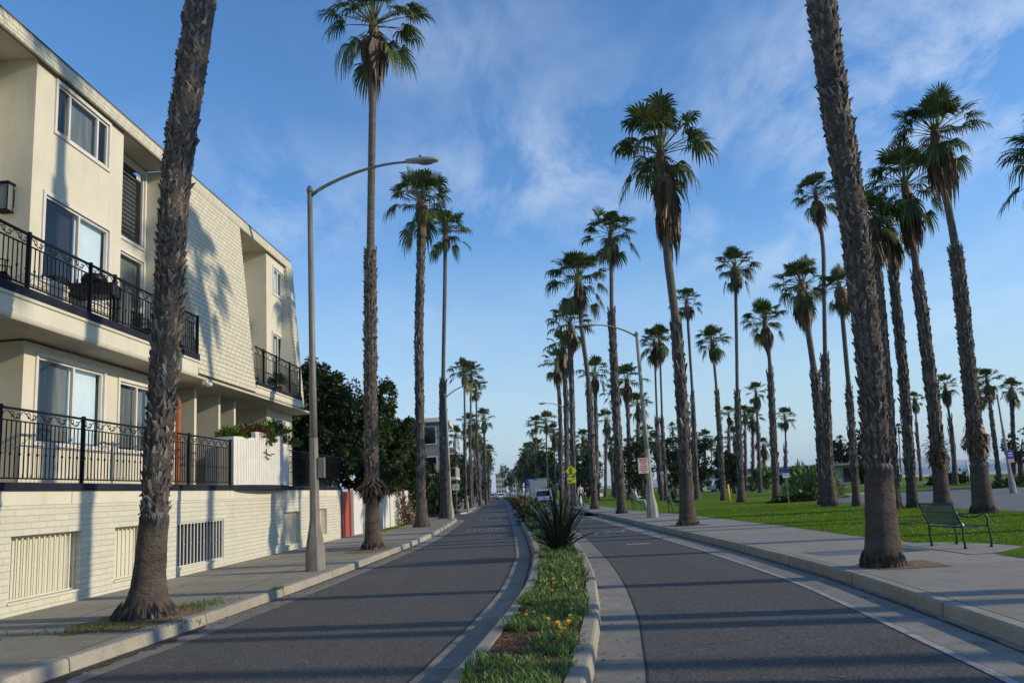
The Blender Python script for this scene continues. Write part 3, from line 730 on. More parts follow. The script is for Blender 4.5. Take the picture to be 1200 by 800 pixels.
PALMS = [
  (12.31, [[-5.18, 0.12], [-5.04, 2.1], [-4.83, 6.88], [-4.46, 9.83], [-4.1, 14.6]], 1.54, 14.3, [0.56, 0.225, 0.275, 0.154], 1.9, 1.2, 'nearest palm on the left sidewalk, thick dark trunk beside the white brick wall'),
  (25.26, [[-3.91, 0.12], [-3.85, 5.11], [-3.73, 9.42], [-3.41, 17.0]], 1.66, 9.42, [0.395, 0.237, 0.25, 0.145], 1.53, 1.3, 'tall palm behind the left lamp post with a shaggy collar low on its trunk'),
  (41.2, [[-3.98, 0.12], [-3.75, 9.38], [-3.42, 14.58], [-3.34, 16.44]], 1.47, 14.91, [0.515, 0.365, 0.29, 0.257], 1.8, 0.9, 'third palm on the left sidewalk, rough all the way up'),
  (53.92, [[-3.71, 0.12], [-3.46, 8.26], [-3.07, 14.61], [-2.82, 18.92]], 1.34, 8.99, [0.449, 0.337, 0.337, 0.154], 1.74, 0.7, 'fourth left sidewalk palm, thin smooth upper trunk, beside a slim street lamp'),
  (12.81, [[5.75, 0.12], [5.98, 3.06], [6.04, 5.76], [5.98, 8.03], [6.01, 9.63], [5.75, 17.4]], 1.63, 13.4, [0.34, 0.27, 0.29, 0.16], 1.9, 1.2, 'nearest palm on the right, thick leaning trunk beside the empty green bench'),
  (27.85, [[6.15, 0.12], [6.35, 3.98], [6.41, 6.81], [6.33, 9.43], [6.44, 12.94]], 2.03, 6.86, [0.406, 0.261, 0.334, 0.203], 1.91, 3.0, 'big shaggy palm on the right sidewalk with a long brown skirt'),
  (43.32, [[6.21, 0.12], [6.34, 5.51], [6.52, 10.6], [6.83, 14.92]], 1.51, 10.78, [0.361, 0.248, 0.282, 0.158], 1.49, 1.2, 'second palm on the right kerb, knob where the rough trunk turns thin'),
  (54.61, [[6.07, 0.12], [6.3, 8.36], [6.09, 12.47], [6.11, 15.17]], 1.32, 7.78, [0.37, 0.256, 0.284, 0.185], 2.1, 1.4, 'third palm along the right kerb, wide open crown, beside the yellow hydrant'),
  (24.46, [[14.16, 0.12], [14.32, 3.19], [14.53, 6.61], [14.6, 8.25], [14.53, 11.81]], 1.55, 8.22, [0.382, 0.267, 0.267, 0.127], 1.4, 1.6, 'tallest lawn palm at far right, torn collar under its thin neck'),
  (29.99, [[15.91, 0.12], [16.14, 3.63], [16.26, 8.73], [16.33, 12.08]], 1.62, 8.73, [0.359, 0.265, 0.281, 0.141], 1.62, 2.2, 'leaning lawn palm behind the bench, ball of small fronds low on trunk'),
  (30.71, [[15.18, 0.12], [15.53, 4.71], [15.73, 9.06], [15.82, 10.62]], 1.22, 10.32, [0.24, 0.192, 0.224, 0.224], 1.09, 1.4, 'straight rough trunked lawn palm just left of the one behind the bench'),
  (30.21, [[14.3, 0.12], [14.64, 4.7], [14.9, 9.31], [15.05, 10.84]], 1.26, 10.54, [0.252, 0.189, 0.22, 0.22], 1.13, 1.5, 'lawn palm standing just right of the big leaning trunk'),
  (35.98, [[14.2, 0.12], [14.8, 6.6], [15.38, 11.72], [15.36, 14.03]], 1.36, 6.67, [0.412, 0.262, 0.225, 0.103], 1.09, 1.2, 'very thin necked palm, right one of the touching pair on the lawn'),
  (38.29, [[14.84, 0.12], [15.13, 3.71], [15.16, 6.13], [15.06, 10.3]], 1.35, 6.24, [0.319, 0.219, 0.279, 0.159], 1.36, 1.4, 'left one of the touching pair on the lawn, bent with a burst collar'),
  (34.37, [[14.66, 0.12], [14.96, 4.5], [15.17, 9.13]], 1.31, 4.86, [0.197, 0.161, 0.179, 0.107], 0.93, 1.0, 'palm mostly hidden behind the big leaning trunk on the right'),
  (46.09, [[15.22, 0.12], [15.52, 4.29], [15.77, 8.18], [15.75, 10.08]], 1.46, 7.39, [0.312, 0.204, 0.228, 0.12], 1.3, 1.0, 'lawn palm with a short thin neck standing by the blue and white sign'),
  (50.06, [[14.42, 0.12], [14.88, 6.74], [15.6, 14.32]], 1.58, 6.74, [0.339, 0.222, 0.235, 0.117], 1.36, 1.0, 'tall slender palm on the open lawn right of the yellow post'),
  (56.45, [[15.06, 0.12], [15.35, 6.88], [15.4, 10.79]], 1.37, 7.48, [0.265, 0.191, 0.206, 0.106], 1.18, 1.2, 'shorter slender palm on the lawn just left of the yellow post'),
  (63.58, [[14.94, 0.12], [15.36, 7.66], [15.64, 15.38]], 1.77, 7.66, [0.298, 0.215, 0.232, 0.126], 1.26, 1.0, 'slender palm directly right of the big shaggy crowned palm'),
  (68.0, [[13.11, 0.12], [13.27, 6.56], [13.64, 12.95]], 1.61, 6.56, [0.248, 0.184, 0.195, 0.099], 1.35, 1.3, 'left one of two slim crossing palms behind the right lamp post'),
  (67.05, [[13.27, 0.12], [13.51, 6.46], [13.91, 13.13]], 1.59, 6.46, [0.244, 0.182, 0.192, 0.098], 1.26, 1.3, 'right one of two slim crossing palms behind the right lamp post'),
  (65.79, [[5.64, 0.12], [6.12, 7.74], [6.39, 14.39]], 1.14, 13.32, [0.308, 0.257, 0.274, 0.206], 1.92, 1.6, 'rightmost trunk of the tight palm cluster behind the yellow diamond sign'),
  (70.33, [[5.53, 0.12], [6.03, 8.2], [6.11, 13.42]], 1.14, 13.12, [0.293, 0.238, 0.256, 0.22], 1.61, 1.8, 'middle trunk of the tight palm cluster behind the yellow diamond sign'),
  (84.33, [[6.05, 0.12], [6.56, 8.67], [6.57, 14.01]], 1.09, 10.43, [0.307, 0.22, 0.263, 0.22], 1.84, 1.6, 'leftmost trunk of the tight palm cluster behind the yellow diamond sign'),
  (68.0, [[23.36, 0.12], [23.75, 3.76], [23.96, 6.08]], 0.65, 3.41, [0.212, 0.142, 0.149, 0.078], 1.06, 0.8, 'small palm behind the blue and white sign on the lawn'),
  (83.15, [[-3.56, 0.12], [-3.34, 6.55], [-3.09, 13.49]], 1.07, 8.27, [0.26, 0.173, 0.173, 0.113], 1.56, 0.8, 'left one of three tall thin palms beyond the side street'),
  (90.0, [[-3.3, 0.12], [-3.06, 6.93], [-2.6, 14.14]], 0.99, 8.78, [0.281, 0.187, 0.187, 0.122], 1.59, 0.8, 'middle one of three tall thin palms beyond the side street'),
  (100.23, [[-2.54, 0.12], [-2.58, 7.49], [-2.35, 13.95]], 0.88, 9.55, [0.313, 0.209, 0.209, 0.125], 1.25, 0.8, 'right one of three tall thin palms beyond the side street, lowest crown'),
  (85.0, [[9.76, 0.12], [10.26, 7.63], [10.48, 12.8]], 2.41, 12.5, [0.31, 0.221, 0.243, 0.221], 1.86, 1.3, 'full crowned palm behind the third kerb palm, left of the right lamp post'),
  (82.0, [[12.6, 0.12], [13.0, 5.54], [13.33, 11.52]], 2.19, 11.22, [0.299, 0.213, 0.235, 0.213], 1.79, 1.6, 'bushy palm rising behind the right lamp post, tallest of its clump'),
  (95.0, [[13.04, 0.12], [13.58, 6.25], [14.05, 11.97]], 2.37, 11.67, [0.297, 0.247, 0.247, 0.247], 1.68, 1.4, 'palm just left of the bushy one behind the right lamp post'),
  (92.0, [[15.08, 0.12], [15.55, 5.01], [15.98, 9.96]], 2.2, 9.66, [0.287, 0.24, 0.24, 0.192], 1.53, 1.4, 'palm just right of the bushy one behind the right lamp post'),
  (108.0, [[13.5, 0.12], [13.92, 4.75], [14.43, 9.74]], 2.56, 9.44, [0.281, 0.225, 0.225, 0.225], 1.57, 1.4, 'low crowned palm between the second and third kerb palms'),
  (105.0, [[18.18, 0.12], [18.54, 3.3], [18.79, 7.39]], 2.23, 7.09, [0.273, 0.219, 0.219, 0.219], 1.53, 1.2, "low crowned palm close behind the right lamp post's pole"),
  (150.0, [[30.92, 0.12], [31.58, 5.26], [31.97, 10.97]], 2.21, 5.26, [0.234, 0.195, 0.195, 0.156], 1.09, 0.6, 'tiny palm seen between the crossing slim palms and the shaggy one'),
  (140.0, [[35.3, 0.12], [35.85, 3.21], [36.25, 7.07]], 1.79, 2.5, [0.219, 0.146, 0.146, 0.109], 1.02, 0.5, 'tiny palm left of the shorter slender lawn palm'),
  (88.0, [[24.2, 0.12], [24.55, 3.4], [24.96, 8.12]], 1.61, 6.1, [0.229, 0.183, 0.183, 0.137], 1.1, 1, 'palm just left of the tall slender palm on the open lawn'),
  (90.0, [[26.5, 0.12], [26.88, 3.33], [27.33, 8.25]], 1.5, 6.1, [0.234, 0.187, 0.187, 0.141], 1.12, 1, 'palm just right of the tall slender palm on the open lawn'),
  (75.0, [[23.4, 0.12], [23.64, 2.97], [24.02, 9.05]], 1.45, 6.06, [0.273, 0.195, 0.195, 0.117], 1.09, 1.6, 'tallest palm of the dense clump left of the blue and white sign'),
  (84.0, [[25.43, 0.12], [25.87, 3.17], [26.25, 7.33]], 1.46, 6.63, [0.219, 0.175, 0.175, 0.131], 1.14, 1.4, 'shaggy palm inside the dense clump left of the blue and white sign'),
  (95.0, [[30.15, 0.12], [30.37, 1.85], [30.61, 4.77]], 1.37, 4.47, [0.198, 0.148, 0.148, 0.148], 1.09, 1.4, 'low palm at the right of the dense clump left of the sign'),
  (62.0, [[34.1, 0.12], [34.4, 3.15], [34.47, 7.38]], 1.88, 4.75, [0.291, 0.194, 0.21, 0.103], 0.97, 1.3, 'compact palm with a drooping beard between two big trunks at right'),
  (58.0, [[35.05, 0.12], [35.16, 2.88], [35.33, 7.26]], 1.69, 5.28, [0.211, 0.166, 0.166, 0.106], 0.97, 1.3, 'palm with two tiered crown just right of the tallest lawn palm'),
  (63.0, [[36.9, 0.12], [37.2, 3.04], [37.56, 6.86]], 1.75, 5.0, [0.197, 0.164, 0.164, 0.098], 0.92, 1.2, "palm half hidden behind the tallest lawn palm's trunk"),
  (60.0, [[37.32, 0.12], [37.76, 2.84], [38.27, 6.59]], 1.61, 6.29, [0.187, 0.156, 0.156, 0.125], 0.94, 1.0, 'palm at the right edge beside the park lamp'),
  (85.0, [[43.26, 0.12], [43.51, 3.94], [43.81, 8.37]], 2.19, 5.69, [0.221, 0.159, 0.177, 0.106], 0.89, 1.2, 'slim palm between two rough trunks with the sea behind'),
  (120.0, [[58.23, 0.12], [58.42, 2.59], [58.84, 7.17]], 2.59, 2.59, [0.156, 0.112, 0.112, 0.087], 0.75, 0.5, 'tiny thin palm far off on the beach in front of the sea'),
  (110.0, [[45.27, 0.12], [45.54, 2.98], [45.88, 5.57]], 2.98, 2.98, [0.143, 0.126, 0.126, 0.115], 0.8, 0.4, 'tiny palm poking above the dark beach pine'),
  (22.35, [[15.3, 0.12], [16.1, 4.84], [17.0, 9.86]], 1.44, 7.29, [0.349, 0.233, 0.233, 0.116], 1.6, 1.2, 'palm just beyond the right edge of the picture, only frond tips showing'),
  (140.0, [[5.76, 0.12], [6.02, 3.53], [6.57, 12.13]], 3.53, 6.38, [0.219, 0.175, 0.175, 0.117], 1.9, 0.8, 'left one of the three crowns in the far right row under the street lamp arm'),
  (128.0, [[7.23, 0.12], [7.3, 4.56], [7.63, 11.53]], 3.27, 5.87, [0.233, 0.173, 0.173, 0.133], 1.87, 1.0, 'middle one of the three crowns in the far right row under the street lamp arm'),
  (122.0, [[8.01, 0.12], [8.13, 3.12], [8.32, 9.61]], 3.12, 5.59, [0.191, 0.152, 0.152, 0.102], 1.52, 2, 'right one of three far right row crowns, with a brown ball of dead fronds'),
  (100.0, [[-5.38, 0.12], [-5.24, 3.54], [-5.12, 8.24]], 3.54, 7.94, [0.26, 0.208, 0.208, 0.208], 1.25, 1, 'bushy palm left of the three tall thin ones on the left'),
  (112.0, [[-2.02, 0.12], [-1.96, 3.54], [-1.79, 11.25]], 3.54, 8.11, [0.292, 0.233, 0.233, 0.175], 1.52, 1.4, 'palm with a long shaggy crown right of the three tall thin ones'),
  (135.0, [[-2.02, 0.12], [-1.81, 3.91], [-1.61, 7.76]], 3.91, 7.46, [0.281, 0.211, 0.211, 0.211], 1.27, 1.2, 'lower palm at the right end of the far left row'),
  (95.0, [[-8.4, 0.12], [-8.2, 5.57], [-8.18, 8.69]], 3.64, 7.51, [0.148, 0.148, 0.148, 0.148], 0.69, 0.6, 'small palm crown above the roof of the grey house'),
]
for p_ in PALMS: palm(*p_, group='fan palms along the street and on the lawn')
# collar of old fronds low on two trunks
def collar(x, y, z, r0_, r1_, h, m, name='frond_collar', n=150, seed=1, parent=None, green=False):
    r_ = random.Random(seed); mb = MB()
    for i in range(n):
        t = r_.random()*6.283; zz_ = r_.random()
        rad = r0_ + (r1_-r0_)*math.sin(math.pi*min(1,zz_*1.1))**.8
        c = Vector((math.cos(t)*r0_*.8, math.sin(t)*r0_*.8, zz_*h + .1))
        e = Vector((math.cos(t+r_.uniform(-.3,.3))*rad*r_.uniform(.8,1.15), math.sin(t+r_.uniform(-.3,.3))*rad*r_.uniform(.8,1.15), zz_*h - h*.35*r_.random()*(0 if green else 1) + (.2*r_.random() if green else 0)))
        s_ = Vector((-math.sin(t), math.cos(t), 0))*.035; mid = (c+e)/2+Vector((0,0,.06))
        mb.add([tuple(c+s_),tuple(c-s_),tuple(mid-s_*1.4),tuple(mid+s_*1.4),tuple(e)], [(0,1,2,3),(3,2,4)], 0)
    o = mb.build(name, m, parent); o.location = (x, y, z); return o
def root_of(lab):
    return [o for o in col.objects if o.parent is None and o.get('label','').startswith(lab)][0]
q = root_of('tall palm behind the left lamp'); collar(.02, 0, 1.45, .24, .55, .62, mt['dead'], n=420, parent=q)
q = root_of('leaning lawn palm behind'); collar(.1, 0, 1.5, .26, .62, .95, mt['frond'], n=120, seed=4, parent=q, green=True); collar(.1, 0, 1.35, .26, .44, .8, mt['dead'], n=260, seed=5, parent=q)
q = root_of('tallest lawn palm'); collar(.12, 0, 1.75, .26, .4, .8, mt['dead'], n=220, seed=6, parent=q)
q = root_of('second palm on the right kerb'); 
# palms further along both sides of the street, and in the park beyond
rr2 = random.Random(21)
def simple_palm(x, y, h, cr, label, group):
    lean = rr2.uniform(-.25,.4)
    P = [[x, .12], [x+lean*.3, h*.45], [x+lean, h]]
    palm(y, P, 1.2, h*rr2.uniform(.5,.95), [.34,.24,.25,.17], cr, rr2.choice([.8,1.2,1.6]), label, group)
y = 120
while y < 330:
    simple_palm(-3.75+rr2.uniform(-.5,.4), y, rr2.uniform(8.5,12.5), rr2.uniform(1.5,2.0), 'small distant palm merging into the hazy far end of the left roadside row', 'far palms left of the road')
    y += rr2.uniform(9,15)
y = 148
while y < 340:
    simple_palm(6.6+rr2.uniform(-.4,1.0), y, rr2.uniform(7.5,11.5), rr2.uniform(1.5,2.1), 'small distant palm merging into the hazy far end of the right roadside row', 'far palms right of the road')
    y += rr2.uniform(9,15)
for (x, y, h) in [(9.5,132,9),(12,118,8),(11,146,8.6),(13.5,128,7),(15.5,115,7.2),(17,125,6.8),(10,160,7.5),(14,150,8),(16.5,140,6.5),(19,120,6.4),(21,110,6.6),(22.5,132,6.6),(24.5,122,5.6),(20,104,5.5),(25,104,6),(27,118,6.2),(28.5,100,6.6),(29.5,112,5.9),(31,125,7)]:
    simple_palm(x, y, h+rr2.uniform(-.6,.6), rr2.uniform(1.2,1.6), 'small far palm of the crowded grove standing behind the lawn right of the road', 'far grove palms behind the lawn')
# palms of the park out of frame to the right whose shadows stripe the road and the house
for (x, y, h) in [(15.4,16.7,16.0),(18.5,6.4,13),(12.6,4.6,12.5),(16.5,1.2,13),(26,2.9,14),(12.9,8.2,14.5)]:
    simple_palm(x, y, h, rr2.uniform(1.6,1.9), 'park palm standing just outside the right edge of the picture', 'park palms outside the picture')

# ------------------------------------------------------------------ the cream apartment building (local: x=t towards camera, y=s towards street)
BA = .0559187
dvec = Vector((-math.sin(BA), -math.cos(BA), 0))
B = empty('apartment_building', (-6.5688, 34.2409, 0), math.atan2(dvec.y, dvec.x),
          'cream three storey apartment building with black balconies above a white painted block wall', 'building')
S_F = -.8
def wallpanel(mb, s, t0, t1, z0, z1, holes=(), mi=0, depth=.1, top=None):
    ts = sorted(set([t0, t1]+[h[0] for h in holes]+[h[1] for h in holes])); zs = sorted(set([z0, z1]+[h[2] for h in holes]+[h[3] for h in holes]))
    for a, b_ in zip(ts, ts[1:]):
        for c, d in zip(zs, zs[1:]):
            m_, n_ = (a+b_)/2, (c+d)/2
            if any(h[0] < m_ < h[1] and h[2] < n_ < h[3] for h in holes): continue
            mb.quad((b_,s,c),(a,s,c),(a,s,d),(b_,s,d), mi)
    for a, b_, c, d in holes:
        mb.quad((a,s,c),(a,s-depth,c),(a,s-depth,d),(a,s,d), mi); mb.quad((b_,s,c),(b_,s,d),(b_,s-depth,d),(b_,s-depth,c), mi)
        mb.quad((a,s,c),(b_,s,c),(b_,s-depth,c),(a,s-depth,c), mi); mb.quad((a,s,d),(a,s-depth,d),(b_,s-depth,d),(b_,s,d), mi)

# street wall with grilled openings
G = [(18.93,20.93,.35,1.36,'cream'), (16.6,17.76,.36,1.36,'cream'), (12.3,15.0,.34,1.33,'dark'), (5.58,7.3,.32,1.36,'cream'), (2.17,3.44,.42,1.38,'cream'), (23.6,25.6,.35,1.36,'cream')]
mb = MB(); wallpanel(mb, 0, 0, 34, .05, 1.84, [g[:4] for g in G], depth=.26)
mb.quad((0,0,.05),(0,-5,.05),(0,-5,1.84),(0,0,1.84))
street_wall = mb.build('street_wall', mt['brick'], B)
mb = MB(); mb.box(-.012, 34, -5, .012, 1.843, 2.07)
for t in (2.5,7.1,11.9,16.2,19.3,24): mb.box(t, t+.012, .0, .014, 1.85, 2.07, 1)
mb.build('wall_band', [mt['smooth'], mt['gutter']], B)
mb = MB(); mb.box(-.05, 34, -5, .05, 2.073, 2.2); mb.build('terrace_edge', mt['navy'], B)
mb = MB(); mb.box(0, 34, -4.5, -.06, 2.201, 2.215); mb.build('terrace_floor', mt['kerb'], B)
def grille(g, k):
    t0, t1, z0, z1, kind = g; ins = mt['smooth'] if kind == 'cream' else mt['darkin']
    f = MB(); s = -.12 if kind == 'cream' else -.04
    m_ = mt['smooth'] if kind == 'cream' else mt['white']
    n = max(6, int((t1-t0)/(.15 if kind == 'cream' else .185))); hw = .019 if kind == 'cream' else .014
    for i in range(n+1):
        x = t0+.02+(t1-t0-.04)*i/n; f.box(x-hw, x+hw, s-.01, s+.01, z0+.02, z1-.02)
        if i % 2 == 0: f.ell((x, s+.004, (z0+z1)/2), (.022,.02,.03), 0, 6, 4)
    f.box(t0+.005, t1-.005, s-.014, s+.014, z0+.005, z0+.03); f.box(t0+.005, t1-.005, s-.014, s+.014, z1-.03, z1-.005)
    gr = f.build('window_grille', m_, B)
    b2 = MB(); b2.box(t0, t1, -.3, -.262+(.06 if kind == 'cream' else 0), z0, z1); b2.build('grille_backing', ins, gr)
    sl = MB(); sl.box(t0-.03, t1+.03, -.1, .03, z0-.035, z0-.003); sl.build('sill', mt['smooth'], gr)
for i, g in enumerate(G): grille(g, i)

def railing(name, t0, t1, z0, z1, s, posts, parent=B, deco=True):
    f = MB(); 
    f.box(t0, t1, s-.022, s+.022, z1-.035, z1); f.box(t0, t1, s-.012, s+.012, z0+.06, z0+.085)
    zb = z1-.2
    f.box(t0, t1, s-.012, s+.012, zb-.02, zb)
    n = int((t1-t0)/.118)
    for i in range(n+1):
        x = t0+(t1-t0)*i/n; f.box(x-.0075, x+.0075, s-.0075, s+.0075, z0+.08, zb)
        if i % 2 == 0: f.ell((x, s, z0+(zb-z0)*.46), (.022,.022,.03), 0, 6, 4)
    if deco:
        n = int((t1-t0)/.42)
        for i in range(n):
            c = t0+(i+.5)*(t1-t0)/n
            for sg in (-1, 1):
                pts = []
                for k in range(13):
                    a = sg*(.4+k*.48); r_ = .058*(1-k*.055)
                    pts.append((c+sg*.075+r_*math.cos(a), s, zb+.085+r_*math.sin(a)*1.1))
                f.tube(pts, .0075, 4, cap=False)
            f.tube([(c-.2, s, zb+.15), (c-.1, s, zb+.07), (c, s, zb+.02), (c+.1, s, zb+.09), (c+.2, s, zb+.15)], .0075, 4, cap=False)
    o = f.build(name, mt['iron'], parent)
    for p in posts:
        q_ = MB(); q_.box(p-.028, p+.028, s-.028, s+.028, z0, z1+.03); q_.build('post', mt['iron'], o)
    return o
railing('terrace_railing', 11.78, 33.9, 2.2, 3.4, -.03, [11.8,14.4,16.55,18.95,21.3,23.7,26,28.4,31])
railing('terrace_railing', .05, 6.9, 2.2, 3.4, -.03, [.05,2.3,4.6,6.87])
f = MB()
f.box(.02, .06, -4.8, -.05, 3.365, 3.4); f.box(.03, .05, -4.8, -.05, 2.26, 2.285); f.box(.03, .05, -4.8, -.05, 3.18, 3.2)
for i in range(40): f.box(.032, .047, -4.8+i*.12, -4.785+i*.12, 2.28, 3.19)
f.build('terrace_railing', mt['iron'], B)
railing('balcony_railing', 13.98, 33.9, 5.4, 6.37, -.02, [14.0,16.2,18.0,18.9,20.8,23,25.4,28])
railing('balcony_railing', 5.3, 9.86, 5.28, 6.35, -.03, [5.32,6.5,7.9,9.1])

# facade surfaces
GFW = [(16.9,19.2,2.97,4.58), (14.6,16.25,2.97,4.5)]
UFW = [(16.88,19.2,6.08,7.74)]; TOPW = [(17.0,18.95,9.15,10.17)]
st = MB()
wallpanel(st, S_F, 13.45, 19.6, 2.215, 4.8, GFW)                                   # ground floor bay
st.quad((19.6,S_F,2.215),(19.6,-3,2.215),(19.6,-3,4.8),(19.6,S_F,4.8)); st.quad((13.45,S_F,2.215),(13.45,-3.2,2.215),(13.45,-3.2,4.8),(13.45,S_F,4.8))
wallpanel(st, -2.2, 19.6, 34, 2.215, 4.8, [(21,23.4,2.3,4.4),(25,27,2.9,4.4)])
wallpanel(st, -3.2, 6.6, 13.45, 2.215, 4.8)
wallpanel(st, S_F, 3.8, 6.6, 2.215, 4.93, [(4.68,5.92,3.55,4.5)])                  # small bay by the far corner
st.quad((6.6,S_F,2.215),(6.6,-3.2,2.215),(6.6,-3.2,4.93),(6.6,S_F,4.93)); st.quad((3.8,S_F,2.215),(3.8,-9,2.215),(3.8,-9,4.93),(3.8,S_F,4.93))
wallpanel(st, S_F, 16.34, 19.62, 5.25, 10.33, UFW+TOPW)                            # upper bay
st.quad((19.62,S_F,5.25),(19.62,-1.65,5.25),(19.62,-1.65,10.33),(19.62,S_F,10.33)); st.quad((16.34,S_F,5.25),(16.34,-1.4,5.25),(16.34,-1.4,10.33),(16.34,S_F,10.33))
wallpanel(st, -1.65, 19.62, 34, 5.25, 10.33, [(21,23.5,5.45,7.8),(22,24,9.1,10.1),(27,29,6.1,7.7)])
wallpanel(st, -1.4, 13.97, 16.34, 5.25, 10.33, [(14.12,15.7,8.2,10.2),(14.1,15.72,5.45,7.84)])
wallpanel(st, S_F, 4.46, 6.55, 5.1, 10.33, [(4.8,5.82,9.03,9.97),(4.74,5.95,5.4,7.55)])   # second upper bay
st.quad((6.55,S_F,5.1),(6.55,-1.95,5.1),(6.55,-1.95,10.33),(6.55,S_F,10.33)); st.quad((4.46,S_F,5.1),(4.46,-2.5,5.1),(4.46,-2.5,10.33),(4.46,S_F,10.33))
wallpanel(st, -1.95, 6.55, 9.9, 5.1, 10.33)
st.build('stucco_walls', mt['stucco'], B)
sf = MB()
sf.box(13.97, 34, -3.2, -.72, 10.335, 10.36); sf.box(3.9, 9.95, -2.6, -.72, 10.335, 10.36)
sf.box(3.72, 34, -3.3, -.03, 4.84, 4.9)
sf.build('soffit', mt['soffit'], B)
# partitions in the entry recess
for t, m_ in ((12.28,'stucco'), (10.64,'stucco'), (9.46,'stucco')):
    f = MB(); f.box(t-.14, t, -3.2, S_F-.02, 2.216, 4.84); f.build('partition', mt[m_], B)
f = MB(); f.box(13.3, 13.44, -1.15, -.72, 2.22, 4.45); f.box(13.29,13.45,-1.02,-.9,3.2,3.3); f.build('orange_door', mt['orange'], B)
f = MB(); f.tube([(12.1,-2.6,3.95),(9.6,-2.6,2.7)], .03, 6); f.tube([(12.1,-2.6,3.2),(9.6,-2.6,2.3)], .02, 6); f.build('stair_rail', mt['iron'], B)
# end volumes and roof body
bd = MB(); bd.box(3.8, 34, -13, -3.3, .1, 10.5); bd.box(3.8, 34, -3.3, -1.97, 10.365, 10.5)
bd.quad((3.79,-3.3,4.95),(3.79,-.85,4.95),(3.79,-.85,10.33),(3.79,-3.3,10.33))
bd.build('rear_block', mt['stucco'], B)
# balcony fascias
fb = MB()
def fascia(t0, t1, z0, z1, z2):
    prof = [(-.12,z0-.04),(-.02,z0),(.0,z0+.05),(0.0,z1-.06),(.035,z1-.05),(.04,z1),(-1.6,z1)]
    for (sa, za), (sb, zb) in zip(prof, prof[1:]): fb.quad((t0,sa,za),(t1,sa,za),(t1,sb,zb),(t0,sb,zb))
    fb.add([(t0,s_,z_) for s_, z_ in prof], [tuple(range(len(prof)))]); fb.add([(t1,s_,z_) for s_, z_ in prof], [tuple(range(len(prof)))])
fascia(13.98, 34, 4.86, 5.25, 0); fascia(5.34, 9.88, 4.93, 5.16, 0)
fb.build('balcony_fascia', mt['smooth'], B)
f = MB(); f.box(13.99, 34, -1.64, .05, 5.253, 5.4); f.build('balcony_edge', mt['navy'], B)
f = MB(); f.box(5.33, 9.87, -1.9, .045, 5.163, 5.28); f.build('balcony_edge', mt['navy'], B)
# shingled mansard
ms = MB(); TH = .12
def mslab(bl, br, tl, tr, s0=0.02, s1=-.7, z0=4.95, z1=10.33):
    """sloping slab, bottom t from bl..br, top t from tl..tr"""
    A = [(bl,s0,z0),(br,s0,z0),(tr,s1,z1),(tl,s1,z1)]; A2 = [(x,y-TH,z) for x, y, z in A]
    ms.add(A+A2, [(0,1,2,3),(7,6,5,4),(0,4,5,1),(1,5,6,2),(2,6,7,3),(3,7,4,0)])
mslab(9.88, 13.97, 9.34, 13.97); mslab(4.98, 5.35, 3.84, 4.62)
prof = [(-.70,10.3),(-.68,10.32),(-.78,10.69),(-.95,10.72),(-1.2,10.6)]
for (sa, za), (sb, zb) in zip(prof, prof[1:]): ms.quad((3.84,sa,za),(34,sa,za),(34,sb,zb),(3.84,sb,zb))
ms.quad((4.98,.02,4.95),(3.84,-.7,10.33),(3.84,-3.3,10.33),(4.98,-3.3,4.95))
ms.build('mansard_roof', mt['shingle'], B)
f = MB(); f.box(3.8, 34, -.99, -.8, 10.722, 10.76); f.box(13.98, 34, -.74, -.705, 10.27, 10.3); f.build('roof_flashing', mt['kerb'], B)
f = MB()
# cheeks between recess wall and sloping mansard, facing the camera
f.add([(13.965,-1.4,5.25),(13.965,-.08,5.25),(13.965,-.8,10.32),(13.965,-1.4,10.32)], [(0,1,2,3)]); f.build('mansard_cheek', mt['smooth'], B); f = MB()
f.add([(9.88,-1.95,5.1),(9.88,-.08,5.1),(9.34,-.8,10.32),(9.34,-1.95,10.32)], [(0,1,2,3)]); f.build('mansard_cheek', mt['smooth'], B); f = MB()
f.add([(5.36,-.8,5.1),(5.36,-.08,5.1),(4.63,-.8,10.32)], [(0,1,2)]); f.add([(5.36,-.8,5.1),(4.63,-.8,10.32),(4.45,-.82,10.32),(4.45,-.82,5.1)], [(0,1,2,3)])
f.build('mansard_cheek', mt['smooth'], B)
f = MB(); f.box(13.98, 14.0, -.1, -.02, 5.0, 5.2); 

def window(t0, t1, z0, z1, s, panes, frame=.05, trim=.07, blind='curtain', dark=(0,), blinds=None):
    fr = MB()
    for a, b_, c, d in ((t0-trim,t1+trim,z0-trim,z0),(t0-trim,t1+trim,z1,z1+trim),(t0-trim,t0,z0,z1),(t1,t1+trim,z0,z1)):
        fr.box(a, b_, s-.02, s+.035, c, d)
    for a, b_, c, d in ((t0,t1,z0,z0+frame),(t0,t1,z1-frame,z1),(t0,t0+frame,z0+frame,z1-frame),(t1-frame,t1,z0+frame,z1-frame)):
        fr.box(a+.001, b_-.001, s-.07, s-.01, c+.001, d-.001)
    cuts = [t0+frame+(t1-t0-2*frame)*p for p in panes]
    for c in cuts[1:-1]: fr.box(c-.03, c+.03, s-.065, s-.005, z0+frame, z1-frame)
    w_ = fr.build('window', mt['white'], B)
    for i, (a, b_) in enumerate(zip(cuts, cuts[1:])):
        g = MB(); g.quad((b_,s-.045,z0+frame),(a,s-.045,z0+frame),(a,s-.045,z1-frame),(b_,s-.045,z1-frame)); g.build('pane', mt['glass'], w_)
        k = MB(); dk = i in dark
        k.box(a, b_, s-.16-(.05 if dk else 0), s-.14-(.05 if dk else 0), z0+frame*.6, z1-frame*.6); k.build('blind', mt['darkin'] if dk else mt[blinds[i] if blinds else blind], w_)
    return w_
